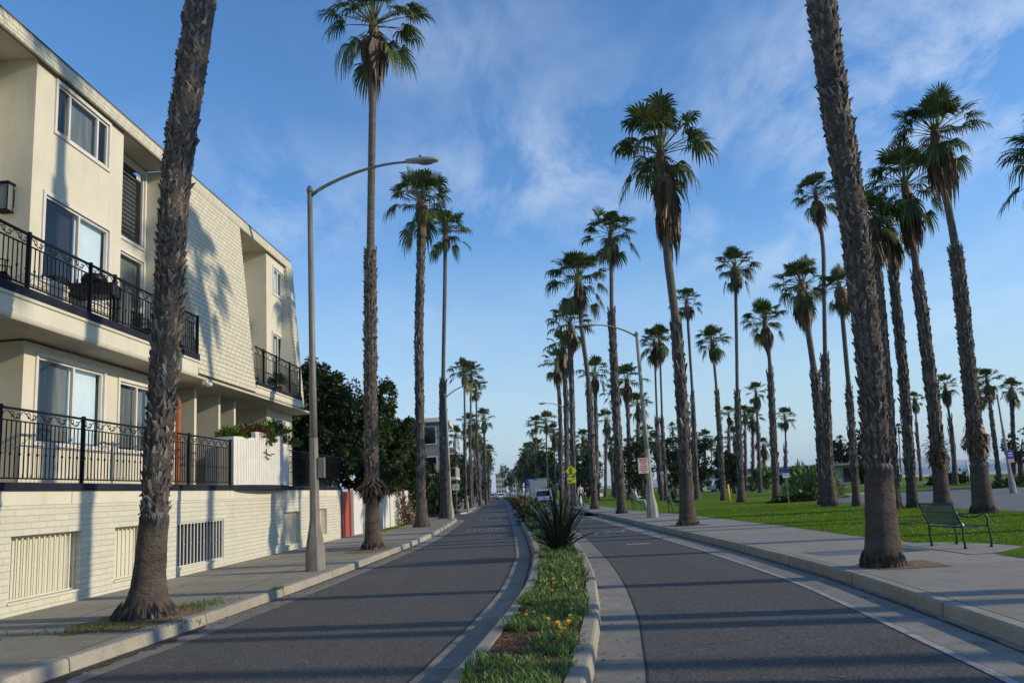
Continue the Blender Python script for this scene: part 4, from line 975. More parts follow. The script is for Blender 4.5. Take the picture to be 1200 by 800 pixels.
# pane index 0 is the far (right in the photograph) one
window(*GFW[0], S_F, [0,.47,1], dark=(), blinds=['blind','curtain'])
window(*GFW[1], S_F, [0,.5,1], blind='curtain', dark=())
window(*UFW[0], S_F, [0,.48,1], blind='blind', dark=(1,))
window(*TOPW[0], S_F, [0,.2,.77,1], blind='curtain', dark=(0,2))
window(4.68,5.92,3.55,4.5, S_F, [0,.5,1], dark=())
window(14.12,15.7,8.2,10.2, -1.4, [0,1], trim=.06, blind='curtain', dark=(0,))
window(14.1,15.72,5.45,7.84, -1.4, [0,.75,1], blind='curtain', dark=(1,))
window(4.8,5.82,9.03,9.97, S_F, [0,.5,1], blind='blind', dark=())
window(4.74,5.95,5.4,7.55, S_F, [0,.5,1], blind='blind', dark=(1,))
window(21,23.4,2.3,4.4, -2.2, [0,.5,1]); window(25,27,2.9,4.4, -2.2, [0,.5,1])
window(21,23.5,5.45,7.8, -1.65, [0,.5,1]); window(22,24,9.1,10.1, -1.65, [0,.5,1]); window(27,29,6.1,7.7, -1.65, [0,.5,1])
# blinds slats seen inside the tall window
f = MB()
for i in range(16): f.box(14.4, 15.2, -1.5, -1.48, 8.32+i*.115, 8.35+i*.115)
f.build('window_shelf_slats', mt['curtain'], B)

# wall sconces
def sconce(t, s, z):
    f = MB(); f.box(t, t+.03, s-.09, s+.09, z-.16, z+.18)
    for a in (-.1,.1):
        for b_ in (.06,.22): f.box(t+b_-.008, t+b_+.008, s+a-.008, s+a+.008, z-.26, z+.24)
    f.box(t+.03, t+.25, s-.125, s+.125, z+.24, z+.28); f.box(t+.03, t+.25, s-.115, s+.115, z-.29, z-.26); f.box(t+.0, t+.06, s-.03, s+.03, z, z+.05)
    o = f.build('wall_lantern', mt['iron'], B); g = MB(); g.box(t+.06, t+.22, s-.1, s+.1, z-.25, z+.23); g.build('lantern_glass', mt['curtain'], o)
sconce(19.62, -1.2, 7.5); sconce(6.56, -1.5, 7.62); sconce(9.6,-3.0,4.0)

# planter box with boarded front, curved
pl = MB(); NP = 36; pts = []
for i in range(NP+1):
    u = i/NP; t = 11.72-(11.72-6.98)*u; s_ = .02+.26*math.sin(math.pi*min(1,u*1.15+.02))**.7*(1 if u < .9 else (1-u)*10)
    s_ = .03+.3*math.sin(math.pi*u)**.6
    z_ = 3.52 if u < .22 else (3.7 if u < .72 else 3.5)
    pts.append((t, s_, z_))
for i in range(NP):
    (t0, s0, za), (t1, s1, zb) = pts[i], pts[i+1]; zt = za
    pl.quad((t0,s0,2.21),(t1,s1,2.21),(t1,s1,zt),(t0,s0,zt)); pl.quad((t0,s0,zt),(t1,s1,zt),(t1,s1-.12,zt),(t0,s0-.12,zt)); pl.quad((t0,s0-.12,zt),(t1,s1-.12,zt),(t1,s1-.12,2.21),(t0,s0-.12,2.21))
    if abs(za-zb) > .01: pl.quad((t1,s1,min(za,zb)),(t1,s1,max(za,zb)),(t1,s1-.12,max(za,zb)),(t1,s1-.12,min(za,zb)))
    pl.box(t0-.006, t0+.006, s0-.002, s0+.008, 2.23, zt-.08)
pl.box(11.6, 11.72, -.75, .04, 2.21, 3.52); pl.box(6.98, 7.08, -.75, .04, 2.21, 3.5)
pl.box(7.05, 11.65, -.7, .0, 3.2, 3.25)
pl.build('planter_wall', mt['white'], B)
f = MB(); bs_ = [(t, s_+.02) for t, s_, _ in pts] + [(6.98,-.5),(11.72,-.5)]
f.prism(bs_, 2.075, 2.206); f.build('planter_base', mt['navy'], B)
f = MB(); f.tube([(9.95,.33,3.25),(9.95,.36,2.9)],.012,5); f.tube([(9.6,.35,3.05),(10.2,.35,3.15)],.012,5); f.tube([(9.7,.35,2.95),(10.15,.35,3.02)],.01,5)
f.tube([(9.3,.36,3.12),(9.6,.35,3.1)],.012,5); f.build('wall_ornament', mt['iron'], B)

# shrubs in the planter (world coordinates from local)
MBW = Matrix.Translation(B.location) @ Matrix.Rotation(math.atan2(dvec.y, dvec.x), 4, 'Z')
def wloc(t, s, z): return MBW @ Vector((t, s, z))
def shrub(name, loc, rx, ry, rz_, n, m, label, cat='plant', leaf=.1, group=None, seed=0, spiky=False):
    r_ = random.Random(seed); mb = MB()
    for i in range(n):
        a = r_.random()*6.283; ph = math.acos(r_.uniform(-.3,1)); k = r_.random()**.35
        lump = 1+.25*math.sin(a*3+seed)+.15*math.sin(ph*5+a*2)
        c = Vector((rx*k*lump*math.sin(ph)*math.cos(a), ry*k*lump*math.sin(ph)*math.sin(a), rz_*k*lump*math.cos(ph)))
        d = (c.normalized()+Vector((r_.uniform(-.6,.6), r_.uniform(-.6,.6), r_.uniform(-.2,.8)))).normalized()
        e = d.cross(Vector((r_.uniform(-1,1), r_.uniform(-1,1), r_.uniform(-1,1)))).normalized()
        l = leaf*r_.uniform(.6,1.3); w_ = l*(.12 if spiky else .32)
        mb.add([tuple(c), tuple(c+d*l*.5+e*w_), tuple(c+d*l), tuple(c+d*l*.5-e*w_)], [(0,1,2,3)], 0)
    o = mb.build(name, m); o.location = loc; return tag(o, label, cat, group)
shrub('fern', wloc(11.3,-.25,3.55), .38,.25,.2, 420, mt['leafbright'], 'light green fern at the left end of the white planter', leaf=.14, seed=1, spiky=True)
shrub('fern', wloc(10.2,-.2,3.62), .6,.3,.24, 800, mt['red_leaf'], 'reddish brown fern in the middle of the white planter', leaf=.16, seed=2, spiky=True)
shrub('trailing_plant', wloc(9.75,.22,3.5), .28,.18,.4, 600, mt['leafbright'], 'bright green plant hanging over the front of the white planter', leaf=.12, seed=3)
shrub('fern', wloc(8.9,-.15,3.8), .8,.3,.26, 1100, mt['leafmid'], 'bushy olive fern on the highest step of the white planter', leaf=.17, seed=4, spiky=True)
shrub('fern', wloc(7.3,.05,3.5), .5,.22,.26, 600, mt['leafmid'], 'small dark fern spilling from the right end of the white planter', leaf=.15, seed=5, spiky=True)

# balcony chairs and table
def patio_chair(loc, rz, label):
    root = empty('patio_chair', loc, rz, label, 'chair', 'dark patio furniture on the balconies')
    f = MB(); f.box(-.24,.24,-.24,.24,.4,.43); f.build('seat', mt['iron'], root)
    f = MB()
    for i in range(7): f.box(-.22+i*.073-.012,-.22+i*.073+.012,.22,.24,.43,.88)
    f.box(-.24,.24,.22,.245,.86,.9); f.build('backrest', mt['iron'], root)
    for sx_ in (-.22,.22):
        for sy_ in (-.22,.22):
            f = MB(); f.box(sx_-.014,sx_+.014,sy_-.014,sy_+.014,0,.4); f.build('leg', mt['iron'], root)
    f = MB()
    for sx_ in (-.23,.23): f.tube([(sx_,.22,.66),(sx_,0,.67),(sx_,-.22,.64),(sx_,-.23,.42)],.014,5)
    f.build('armrest', mt['iron'], root)
patio_chair(wloc(20.4,-.9,5.4), 1.9, 'dark patio chair on the near upper balcony beside the lantern')
patio_chair(wloc(15.2,-.75,5.4), 1.4, 'dark patio chair on the upper balcony in front of the narrow balcony door')
patio_chair(wloc(8.9,-.9,5.28), 1.2, 'dark patio chair at the left end of the far small balcony')
patio_chair(wloc(7.7,-1.0,5.28), 2.2, 'second dark patio chair on the far small balcony, nearer its door')
t_ = empty('grill_cart', wloc(18.0,-.45,5.4), .1, 'dark covered barbecue grill behind the upper balcony railing, under the big window', 'grill')
f = MB(); f.box(-.45,.45,-.25,.25,.55,.8); f.lathe([(.2,.8),(.26,.9),(.2,1.02),(.02,1.06)],10); f.build('hood', mt['black'], t_)
for sx_ in (-.4,.4):
    for sy_ in (-.2,.2):
        f = MB(); f.box(sx_-.02,sx_+.02,sy_-.02,sy_+.02,0,.55); f.build('leg', mt['iron'], t_)
shrub('potted_plant', wloc(6.3,-.5,5.75), .18,.18,.25, 260, mt['leafbright'], 'small green potted plant on the far small balcony by the door', leaf=.12, seed=9)
f = MB(); f.lathe([(.1,0),(.15,.28),(.16,.3),(.02,.31)],12); o = f.build('plant_pot', mt['iron']); o.location = wloc(6.3,-.5,5.285); tag(o, 'dark round pot under the small plant on the far balcony', 'pot')
# small white floodlight under the mansard corner
f = MB(); f.box(13.4,13.5,-.1,.02,4.72,4.84); f.ell((13.45,.06,4.72),(.07,.09,.06)); f.build('floodlight', mt['white'], B)

# ------------------------------------------------------------------ gate, fences, grey house beyond the building
f = MB()
for i in range(9): f.box(-6.62, -6.57, 34.4+i*.19, 34.58+i*.19, .15, 2.0)
g_ = empty('side_gate', (0,0,0), 0, 'faded red metal gate at the far end of the white block wall', 'gate')
f.build('gate_panel', mt['redgate'], g_); f = MB(); f.box(-6.6,-6.5,34.28,34.38,.15,2.1); f.box(-6.6,-6.5,36.1,36.2,.15,2.1); f.build('post', mt['redgate'], g_)
f = MB(); f.box(-6.56,-6.52,34.6,34.64,1.2,1.5); f.build('handle', mt['steel'], g_)
g_ = empty('board_fence', (0,0,0), 0, 'white board fence between the red gate and the dry brown bush', 'fence')
ya = 36.3; i = 0
while ya < 49.5:
    xb = -6.45+.085*(ya-36.3); f = MB()
    hh = 2.0-.02*(i % 3)
    f.add([(xb,ya,.12),(xb+.15,ya+1.75,.12),(xb+.15,ya+1.75,hh),(xb,ya,hh),(xb-.08,ya,.12),(xb+.07,ya+1.75,.12),(xb+.07,ya+1.75,hh),(xb-.08,ya,hh)],
          [(0,1,2,3),(7,6,5,4),(3,2,6,7),(0,3,7,4),(1,5,6,2)])
    f.build('panel', mt['white'], g_); f = MB(); f.box(xb-.05,xb+.06,ya-.06,ya,.12,hh+.08); f.build('post', mt['white'], g_)
    ya += 1.82; i += 1

def leaf_tree(name, x, y, h, blobs, n, m, label, cat='tree', leaf=.22, trunk_r=.25, seed=0, group=None, trunk_to=None, z=.13, limbs=True):
    """tapered trunk with limbs and a crown of leaf faces gathered in uneven clumps"""
    r_ = random.Random(seed); root = empty(name, (x, y, z), 0, label, cat, group)
    tt = trunk_to or h*.55
    tr = MB(); tr.tube([(0,0,-.1),(r_.uniform(-.1,.1),.05,tt*.35),(r_.uniform(-.2,.2),0,tt*.7),(0,0,tt)], [trunk_r*1.3,trunk_r,trunk_r*.8,trunk_r*.5], 9)
    for bx, by, bz, br in blobs[:7] if limbs else []:
        tr.tube([(0,0,tt*.55),(bx*.4,by*.4,tt*.55+(bz-tt*.55)*.55),(bx*.8,by*.8,bz)], [trunk_r*.5,trunk_r*.32,.04], 6)
    tr.build('trunk', mt['trunkbark'], root)
    mb = MB(); tot = sum(b[3]**2 for b in blobs)
    for bx, by, bz, br in blobs:
        subs = []
        for k in range(int(7+br*5)):
            v = Vector((r_.gauss(0,1), r_.gauss(0,1), r_.gauss(0,1)*.8)).normalized()*br*r_.uniform(.45,1.0)
            subs.append((Vector((bx,by,bz))+v, br*r_.uniform(.2,.45)))
        for i in range(int(n*br*br/tot)):
            c0, sr = subs[int(r_.random()*len(subs))]
            v = Vector((r_.gauss(0,1), r_.gauss(0,1), r_.gauss(0,1))).normalized()
            c = c0 + v*sr*r_.uniform(.5,1.08)
            d = (v + Vector((r_.uniform(-.7,.7), r_.uniform(-.7,.7), r_.uniform(-.9,.2)))).normalized()
            e = d.cross(Vector((r_.uniform(-1,1), r_.uniform(-1,1), r_.uniform(-1,1)))).normalized()
            l = leaf*r_.uniform(.6,1.35); w_ = l*.3
            mb.add([tuple(c-d*l*.5), tuple(c+e*w_), tuple(c+d*l*.5), tuple(c-e*w_)], [(0,1,2,3)], 0)
    mb.build('crown', m, root)
    return root
def blobs_for(w_, h0, h1, k, seed, d_=None):
    r_ = random.Random(seed); out = []
    for i in range(k):
        z_ = h0+(h1-h0)*(i+.5)/k; u = (z_-h0)/(h1-h0); rr_ = w_*(.55+.45*math.sin(math.pi*min(1,u*.9+.12)))
        out.append((r_.uniform(-.45,.45)*w_, r_.uniform(-.45,.45)*(d_ or w_), z_, rr_*r_.uniform(.42,.62)))
    return out
leaf_tree('ficus_tree', -9.2, 41.5, 8.6, blobs_for(3.0,2.2,8.0,16,3), 52000, mt['leafdark'], 'big dark evergreen tree behind the red gate and the white fence', seed=3, leaf=.17)
leaf_tree('ficus_tree', -12.5, 45, 8.8, blobs_for(3.2,2,8.3,11,5), 16000, mt['leafdark'], 'dark tree behind the building, mostly hidden by the big evergreen', seed=5, leaf=.28)
leaf_tree('pittosporum_tree', -7.0, 44.2, 7.8, blobs_for(2.5,1.6,7.3,14,8), 40000, mt['leafmid'], 'green tree with drooping clumps hanging over the white fence', seed=8, leaf=.15, trunk_r=.18)
leaf_tree('pittosporum_tree', -6.35, 50.5, 6.6, blobs_for(2.25,1.0,6.0,12,9), 24000, mt['leafmid'], 'rounded green tree over the far end of the white fence, left of the grey house', seed=9, leaf=.2, trunk_r=.15)
leaf_tree('broadleaf_tree', -7.1, 62, 7.2, blobs_for(2.2,1.0,6.8,11,15), 15000, mt['leafdark'], 'dark tree standing right in front of the grey house', seed=15, leaf=.24, trunk_r=.16)
shrub('dry_bush', (-5.75,46.6,.15), .75,1.9,1.75, 4200, mt['dead'], 'dry brown bush leaning on the far end of the white fence', 'bush', .22, seed=11, spiky=True)
shrub('dry_bush', (-5.6,49.6,.15), .6,1.2,1.1, 1800, mt['dead'], 'lower dry brown bush next to the driveway', 'bush', .2, seed=12, spiky=True)

def house(name, x0, x1, y0, y1, h, floors, m, label, roofm=None, wins=3, cat='building', over=.5, litm='white'):
    root = empty(name, (x0, y0, 0), 0, label, cat); W_, D_ = x1-x0, y1-y0
    f = MB(); f.box(0, W_, 0, D_, 0, h-.35); f.build('wall', m, root)
    f = MB(); f.box(-over, W_+over, -over, D_+over, h-.348, h); f.build('roof', roofm or mt['white'], root)
    fh = (h-.5)/floors
    for k in range(floors):
        z0 = .9+k*fh
        for i in range(wins):                                    # street side (faces the road) and front
            yy = D_*(i+.5)/wins; ww = D_/wins*.28
            f = MB(); sx_ = W_ if x0 < 0 else 0; sg = 1 if x0 < 0 else -1
            f.box(min(sx_, sx_+sg*.05), max(sx_, sx_+sg*.05), yy-ww-.08, yy+ww+.08, z0-.08, z0+fh*.55+.08); w_ = f.build('window', mt['white'], root)
            f = MB(); f.box(min(sx_+sg*.051, sx_+sg*.06), max(sx_+sg*.051, sx_+sg*.06), yy-ww, yy+ww, z0, z0+fh*.55); f.build('pane', mt['glossdark'], w_)
            xx = W_*(i+.5)/wins; ww = W_/wins*.26
            f = MB(); f.box(xx-ww-.08, xx+ww+.08, -.05, 0, z0-.08, z0+fh*.55+.08); w_ = f.build('window', mt['white'], root)
            f = MB(); f.box(xx-ww, xx+ww, -.06, -.051, z0, z0+fh*.55); f.build('pane', mt['glossdark'], w_)
    return root
m_grey = M('grey_stucco', (.2,.2,.2), (.26,.26,.26), 2, .9)
gh = house('grey_house', -12, -4.7, 70, 78, 8.1, 3, m_grey, 'grey three storey house with a flat white roof beyond the trees on the left', wins=3)
for k in range(2):
    f = MB(); f.box(7.3, 8.3, .6, 6.8, 2.9+k*2.5, 3.1+k*2.5); b_ = f.build('balcony', mt['white'], gh)
    f = MB(); f.box(8.22, 8.28, .6, 6.8, 3.1+k*2.5, 3.95+k*2.5); f.build('railing', mt['concpole'], b_)
m_tan = M('tan_render', (.42,.38,.31), (.5,.46,.38), .4, .9); m_pale = M('pale_render', (.5,.5,.48), (.58,.57,.54), .4, .9); m_dim = M('dim_render', (.24,.23,.21), (.3,.29,.27), .4, .9)
house('distant_block', -14, -7, 150, 168, 9, 3, m_dim, 'dim low apartment block behind the far left row of palms', wins=4)
house('distant_block', -3, 4, 560, 580, 14, 4, m_tan, 'tan mid rise block closing the view where the road vanishes, left one', wins=4)
house('distant_block', 5.5, 12.5, 480, 500, 12, 4, m_pale, 'pale mid rise block where the road vanishes, right of the tan one', wins=4)
house('distant_block', 13.5, 24, 330, 350, 12, 3, m_dim, 'dim block behind the far right row of palms', wins=5)
house('distant_block', -16, -8, 260, 280, 12, 3, m_tan, 'tan block behind the distant end of the left palm row', wins=4)
# park pavilion and low buildings by the beach
m_roofg = M('grey_roof', (.16,.18,.2), (.2,.22,.24), 1, .7)
pv = empty('beach_pavilion', (31, 96, .1), 0, 'long low beach building with a thin grey roof behind the lawn', 'building')
f = MB(); f.box(0,14,0,6,0,2.2); f.build('wall', m_dim, pv); f = MB(); f.box(-1,15,-.8,6.8,2.2,2.45); f.build('roof', m_roofg, pv)
for i in range(5): f = MB(); f.box(.8+i*2.7,2.4+i*2.7,-.05,0,.3,1.9); f.build('door', mt['darkin'] if i % 2 else m_pale, pv)
pv = empty('restroom_block', (24.5, 108, .1), 0, 'pale low building seen between lawn palms, left of the beach pavilion', 'building')
f = MB(); f.box(0,9,0,5,0,2.3); f.build('wall', m_pale, pv); f = MB(); f.box(-.5,9.5,-.5,5.5,2.3,2.6); f.build('roof', m_roofg, pv)
f = MB(); f.box(3.5,4.5,-.05,0,0,2); f.build('door', mt['darkin'], pv)

# dark trees and bushes beyond the lawn
def bush_tree(x, y, w_, h, label, m='leafdark', n=3500, leaf=.35, seed=0, cat='tree', h0=None):
    leaf_tree('broadleaf_tree', x, y, h, blobs_for(w_, h0 if h0 is not None else h*.22, h*.93, 7, seed), n, mt[m], label, cat, leaf, .2, seed, group='far street trees behind the left palms' if label.startswith('far dark street') else None)
bt = [(13.6,80,3.0,6.0,'dense dark tree behind the seated people, left of the right lamp post','leafdark'),
 (17.6,84,3.2,6.2,'dense dark tree directly behind the right lamp post','leafdark'),
 (20.4,86,2.8,5.6,'dense dark tree right of the right lamp post','leafdark'),
 (22.0,78,2.0,4.0,'dark tree seen just right of the big shaggy palm','leafdark'),
 (10.4,96,3.2,5.5,'dark tree behind the walker at the third kerb palm','leafdark'),
 (9.0,140,4.0,8.0,'far dark tree behind the yellow crossing sign','leafdark'),
 (6.9,170,4.5,9.0,'far dark tree above the parked cars on the right','leafdark'),
 (9.5,200,5.5,10,'far rounded tree behind the parked cars, further off','leafmid'),
 (3.6,330,5,13,'cone shaped far tree where the road vanishes on the right','leafmid'),
 (26.5,84,2.0,2.2,'olive shrub mass left of the blue and white sign','leafgrey'),
 (30.5,86,1.8,1.9,'dark shrub behind the blue and white sign','leafdark'),
 (34.5,90,2.4,1.7,'wide dark shrub in front of the beach pavilion','leafdark'),
 (39.5,90,2.2,2.0,'dark shrub at the right end of the beach pavilion','leafdark')]
for i, (x, y, w_, h, lab, m_) in enumerate(bt): bush_tree(x, y, w_, h, lab, m_, 6500 if y < 120 else 3200, .24 if y < 120 else .5, 40+i)
bush_tree(43.8, 98, 3.0, 6.5, 'dark spreading beach pine just left of the big leaning trunk', 'leafdark', 3000, .34, 61, h0=2.6)
bush_tree(40.6, 98, 2.2, 5.2, 'smaller dark beach pine left of the spreading one', 'leafdark', 1800, .34, 62, h0=2.4)
bush_tree(33.6, 57.5, 1.0, 3.9, 'slim dark tree on the beach side between two lawn palms at far right', 'leafdark', 1100, .2, 63, h0=1.3)
bush_tree(36.4, 57.5, 1.3, 3.6, 'dark tree with a thin crown right of the tallest lawn palm', 'leafdark', 1000, .2, 64, h0=1.5)
bush_tree(39.6, 58, 1.5, 3.8, 'dark tree cut by the right edge behind the park lamp', 'leafdark', 1300, .2, 65, h0=1.2)
shrub('bush', (34.8,64,.1), 1.9,1.2,1.0, 1500, mt['leafdark'], 'low wide dark bush behind the leaning palm and the bench', 'bush', .25, seed=71)
shrub('bush', (36.6,55.4,.1), .8,.8,1.15, 900, mt['leafdark'], 'round dark bush left of the park lamp base', 'bush', .2, seed=72)
shrub('bush', (28.5,46.5,.1), .9,.7,.6, 500, mt['leafdark'], 'round dark bush at the right edge beside the park lamp', 'bush', .2, seed=73)
shrub('bush', (17.7,46.6,.12), 1.5,.8,1.6, 1500, mt['leafgrey'], 'spiky olive shrub on the lawn between two palms left of the sign', 'bush', .5, seed=74, spiky=True)
shrub('bush', (15.9,44.6,.12), 1.3,.5,.4, 900, mt['leafdark'], 'low dark ground shrub left of the blue and white sign pole', 'bush', .2, seed=75)
# left side, past the side street
shrub('hedge', (-5.0,72.5,.1), .9,3.2,2.6, 7000, mt['leafbright'], 'bright green clipped hedge on the far corner of the side street', 'hedge', .2, seed=81)
shrub('banana_plant', (-4.9,60+6.8,.1), .9,.9,2.9, 900, mt['leafmid'], 'tall leafy green plant beside the grey house corner', 'plant', .8, seed=82, spiky=True)
for i, (x, y, w_, h) in enumerate([(-8.5,82,3.2,7),(-7.5,95,3.0,6.5),(-6.8,108,3.0,6.5),(-6.5,125,3.2,7),(-6.3,145,3.2,7),(-6.2,170,3.5,7),(-6.4,200,4,8),(-6.4,240,4.5,9),(-6.6,290,5,10)]):
    bush_tree(x, y, w_, h, ['dark dense tree just beyond the bright hedge on the left','dark tree behind the three tall thin palms','dark tree right behind the three tall thin palms'][i] if i < 3 else 'far dark street tree behind the left palm row', 'leafdark', 5200 if i < 3 else 2200, .32 if i < 3 else .55, 90+i)

# ------------------------------------------------------------------ median planting
def median_cover():
    r_ = random.Random(5); mb = MB()
    def ok(x, y):     # bare mulch gap
        g_ = math.sin(x*5.3+y*1.7)+math.sin(y*3.1-x*2.2)
        return not (7.85 < y < 9.0 and x < .05+.5*(y-7.85)/1.1+.16*g_+r_.uniform(-.1,.1)) and not (18.6 < y < 21.0 and x < 1.05)
    # tufts: many small rosettes
    y = 3.0
    tufts = []
    while y < 34:
        a, b_ = lerp_path(ML, y)+.19, lerp_path(MR, y)-.17
        dens = 70 if y < 12 else (45 if y < 20 else 16)
        n = max(1, int((b_-a)*dens*.1*1.25))
        for k in range(n):
            x = r_.uniform(a, b_)
            if ok(x, y): tufts.append((x, y+r_.uniform(-.05,.05), r_.random()))
        y += .1
    for x, y, q in tufts:
        cl_ = .5+.5*math.sin(x*4.1+1)*math.sin(y*2.3)
        nb = int((20 if y < 12 else 12)*(.7+.6*cl_)); hh = (.06+.085*cl_)*(.75+.6*q)*(1 if y < 14 else 1.2)
        for i in range(nb):
            t = r_.random()*6.283; el = r_.uniform(.35,1.35); l = hh*r_.uniform(.7,1.25)
            bx, by = x+r_.uniform(-.05,.05), y+r_.uniform(-.05,.05)
            d = Vector((math.cos(t)*math.cos(el), math.sin(t)*math.cos(el), math.sin(el)))
            s_ = Vector((-math.sin(t), math.cos(t), 0))*(.0045 if y < 12 else .008)
            p0 = Vector((bx,by,.135)); p1 = p0+d*l*.6+Vector((0,0,.01)); p2 = p0+d*l+Vector((0,0,-.12*l))
            mb.add([tuple(p0-s_),tuple(p0+s_),tuple(p1+s_*1.3),tuple(p1-s_*1.3),tuple(p2)], [(0,1,2,3),(3,2,4)], 0 if r_.random() < .75 else 1)
    tag(mb.build('median_ground_cover', [mt['leafgrey'], mt['leafbright']]), 'low grey green ground cover filling the long median bed', 'ground cover', None, 'stuff')
    # flowers
    fm = MB()
    for k in range(10):
        t = k*.6283; c, s_ = math.cos(t), math.sin(t)
        fm.add([(c*.006,s_*.006,.0),(c*.024-s_*.009,s_*.024+c*.009,.007),(c*.034,s_*.034,.004),(c*.024+s_*.009,s_*.024-c*.009,.007)], [(0,1,2,3)], 0)
    fm.lathe([(.009,0),(.009,.008),(.004,.011)], 8, mi=1)
    fm.tube([(0,0,0),(.005,0,-.06),(0,.005,-.13)], .0025, 4, 2)
    fme = fm.mesh('gazania_flower', [mt['petal'], mt['yellow'], mt['leafgrey']])
    near = [(.62,8.15),(.5,8.35),(.44,7.95),(.7,8.6),(.28,8.2),(.74,9.35),(.66,9.15),(.8,9.2),(.76,9.0),(.1,8.5),(.55,9.6),(.0,10.9),(.06,10.5),(.62,11.4),(1.24,11.9),(.95,8.75),(.2,9.4)]
    for i in range(54):
        if i < len(near): x, y = near[i]
        else:
            y = r_.uniform(8, 17); a, b_ = lerp_path(ML, y)+.25, lerp_path(MR, y)-.2; x = r_.uniform(a, b_)
        x = min(x, lerp_path(MR, y)-.28); x = max(x, lerp_path(ML, y)+.3) if not (7.85 < y < 9.0) else max(x, .5)
        o = bpy.data.objects.new('gazania_flower', fme); col.objects.link(o); sc_ = r_.uniform(.75,1.25)
        o.location = (x, y, .135+r_.uniform(.11,.17)); o.rotation_euler = (r_.uniform(-.4,.5), r_.uniform(-.1,.7), r_.random()*6); o.scale = (sc_*.66,)*3
        tag(o, 'small orange daisy like flower growing in the median ground cover', 'flower', 'orange flowers in the median bed')
median_cover()
# sword leaved flax in the median
def flax(x, y, z, n, L_, label, seed, m, spread=1.0, w0=.035):
    r_ = random.Random(seed); mb = MB()
    for i in range(n):
        t = r_.random()*6.283; el = R(r_.uniform(28, 88)) if spread > .8 else R(r_.uniform(45,88)); l = L_*r_.uniform(.55,1.05)
        if el < R(45): l *= .85
        h = Vector((math.cos(t), math.sin(t), 0)); s_ = Vector((-math.sin(t), math.cos(t), 0)); tw = r_.uniform(-.5,.5)
        s_ = (s_*math.cos(tw)+Vector((0,0,1))*math.sin(tw))
        p = Vector((h.x*.1*r_.random(), h.y*.1*r_.random(), 0)); e = el; pts = [p.copy()]; bend = r_.uniform(.02,.16)
        for k in range(6):
            p = p + (h*math.cos(e)+Vector((0,0,1))*math.sin(e))*l/6; e -= bend*(k*.5)*(1.6 if el < R(50) else 1); pts.append(p.copy())
        W_ = [.7,1,1,.92,.75,.45,.02]; vs = []
        for k, (pp, ww) in enumerate(zip(pts, W_)):
            nrm = Vector((0,0,1)).cross(h)
            vs += [tuple(pp+s_*w0*ww), tuple(pp-Vector((h.x,h.y,-.5))*w0*.25*ww), tuple(pp-s_*w0*ww)]
        fs = []
        for k in range(6): fs += [(k*3,k*3+1,k*3+4,k*3+3),(k*3+1,k*3+2,k*3+5,k*3+4)]
        mb.add(vs, fs, 0)
    o = mb.build('flax_plant', m); o.location = (x,y,z); return tag(o, label, 'plant')
flax(1.33, 20.0, .12, 130, 1.75, 'large dark spiky flax plant in the middle of the median', 3, mt['blade'])
flax(1.5, 33.5, .12, 50, .9, 'smaller reddish spiky plant on the median behind the large flax', 4, mt['red_leaf'], 1, .03)
flax(1.5, 27.0, .12, 40, .75, 'reddish green spiky plant just behind the large flax', 6, mt['red_leaf'], 1, .025)
k_ = 0
for y in (40, 52, 68, 90):
    shrub('median_shrub', (1.6, y, .13), .6, 1.6, .8, 900, mt['red_leaf'] if k_ % 2 else mt['leafmid'], ['green low shrub in the median behind the reddish plants','reddish low shrub further along the median','green low shrub well down the median','most distant reddish shrub of the median'][k_], 'bush', .22, seed=200+k_); k_ += 1
cv = MB(); r_ = random.Random(17)
for i in range(16000):
    y = 30+170*r_.random()**1.8; a, b_ = lerp_path(ML, y)+.2, lerp_path(MR, y)-.2; x = r_.uniform(a, b_)
    t = r_.random()*6.28; s_ = .05+.0012*y; c = Vector((x,y,.14))
    cv.add([tuple(c+Vector((math.cos(t)*s_,math.sin(t)*s_,0))), tuple(c-Vector((math.cos(t)*s_,math.sin(t)*s_,0))), tuple(c+Vector((r_.uniform(-.1,.1),r_.uniform(-.1,.1),r_.uniform(.1,.3))))], [(0,1,2)], 0)
tag(cv.build('median_far_cover', mt['leafmid']), 'green planting of the median far down the road', 'ground cover', None, 'stuff')

ch = MB(); r_ = random.Random(23)
for i in range(2600):
    if i % 3: y = r_.uniform(7.7,9.2); x = lerp_path(ML,y)+.2+r_.random()*.9
    else: y = r_.uniform(18.2,21.3); x = r_.uniform(.75,1.5)
    s_ = r_.uniform(.008,.028); t = r_.random()*3.14; tl = r_.uniform(0,.02); c, s2 = math.cos(t)*s_, math.sin(t)*s_
    ch.add([(x-c,y-s2,.137),(x+s2*.3,y-c*.3,.138+tl),(x+c,y+s2,.14+tl),(x-s2*.3,y+c*.3,.138)], [(0,1,2,3)], 0)
tag(ch.build('bark_chips', mt['dead']), 'loose brown bark chips on the bare soil of the median', 'bark chips', None, 'stuff')
# lawn blades near the walk
r_ = random.Random(8); lb = MB()
for i in range(90000):
    y = 12+30*r_.random()**1.5; x0 = lerp_path(RIN, y)
    if 13.4 < y < 16.4: x0 = 8.95
    x = x0 + (14.8-x0)*r_.random()**1.3 - .03
    s_ = .006+.0005*y; h = r_.uniform(.008,.03); t = r_.random()*6.28
    lb.add([(x-s_*math.cos(t),y-s_*math.sin(t),.148),(x+s_*math.cos(t),y+s_*math.sin(t),.148),(x+r_.uniform(-.03,.03),y+r_.uniform(-.03,.03),.15+h)], [(0,1,2)], 0)
tag(lb.build('lawn_grass', mt['lawnblade']), 'short green grass of the park lawn', 'grass', None, 'stuff')
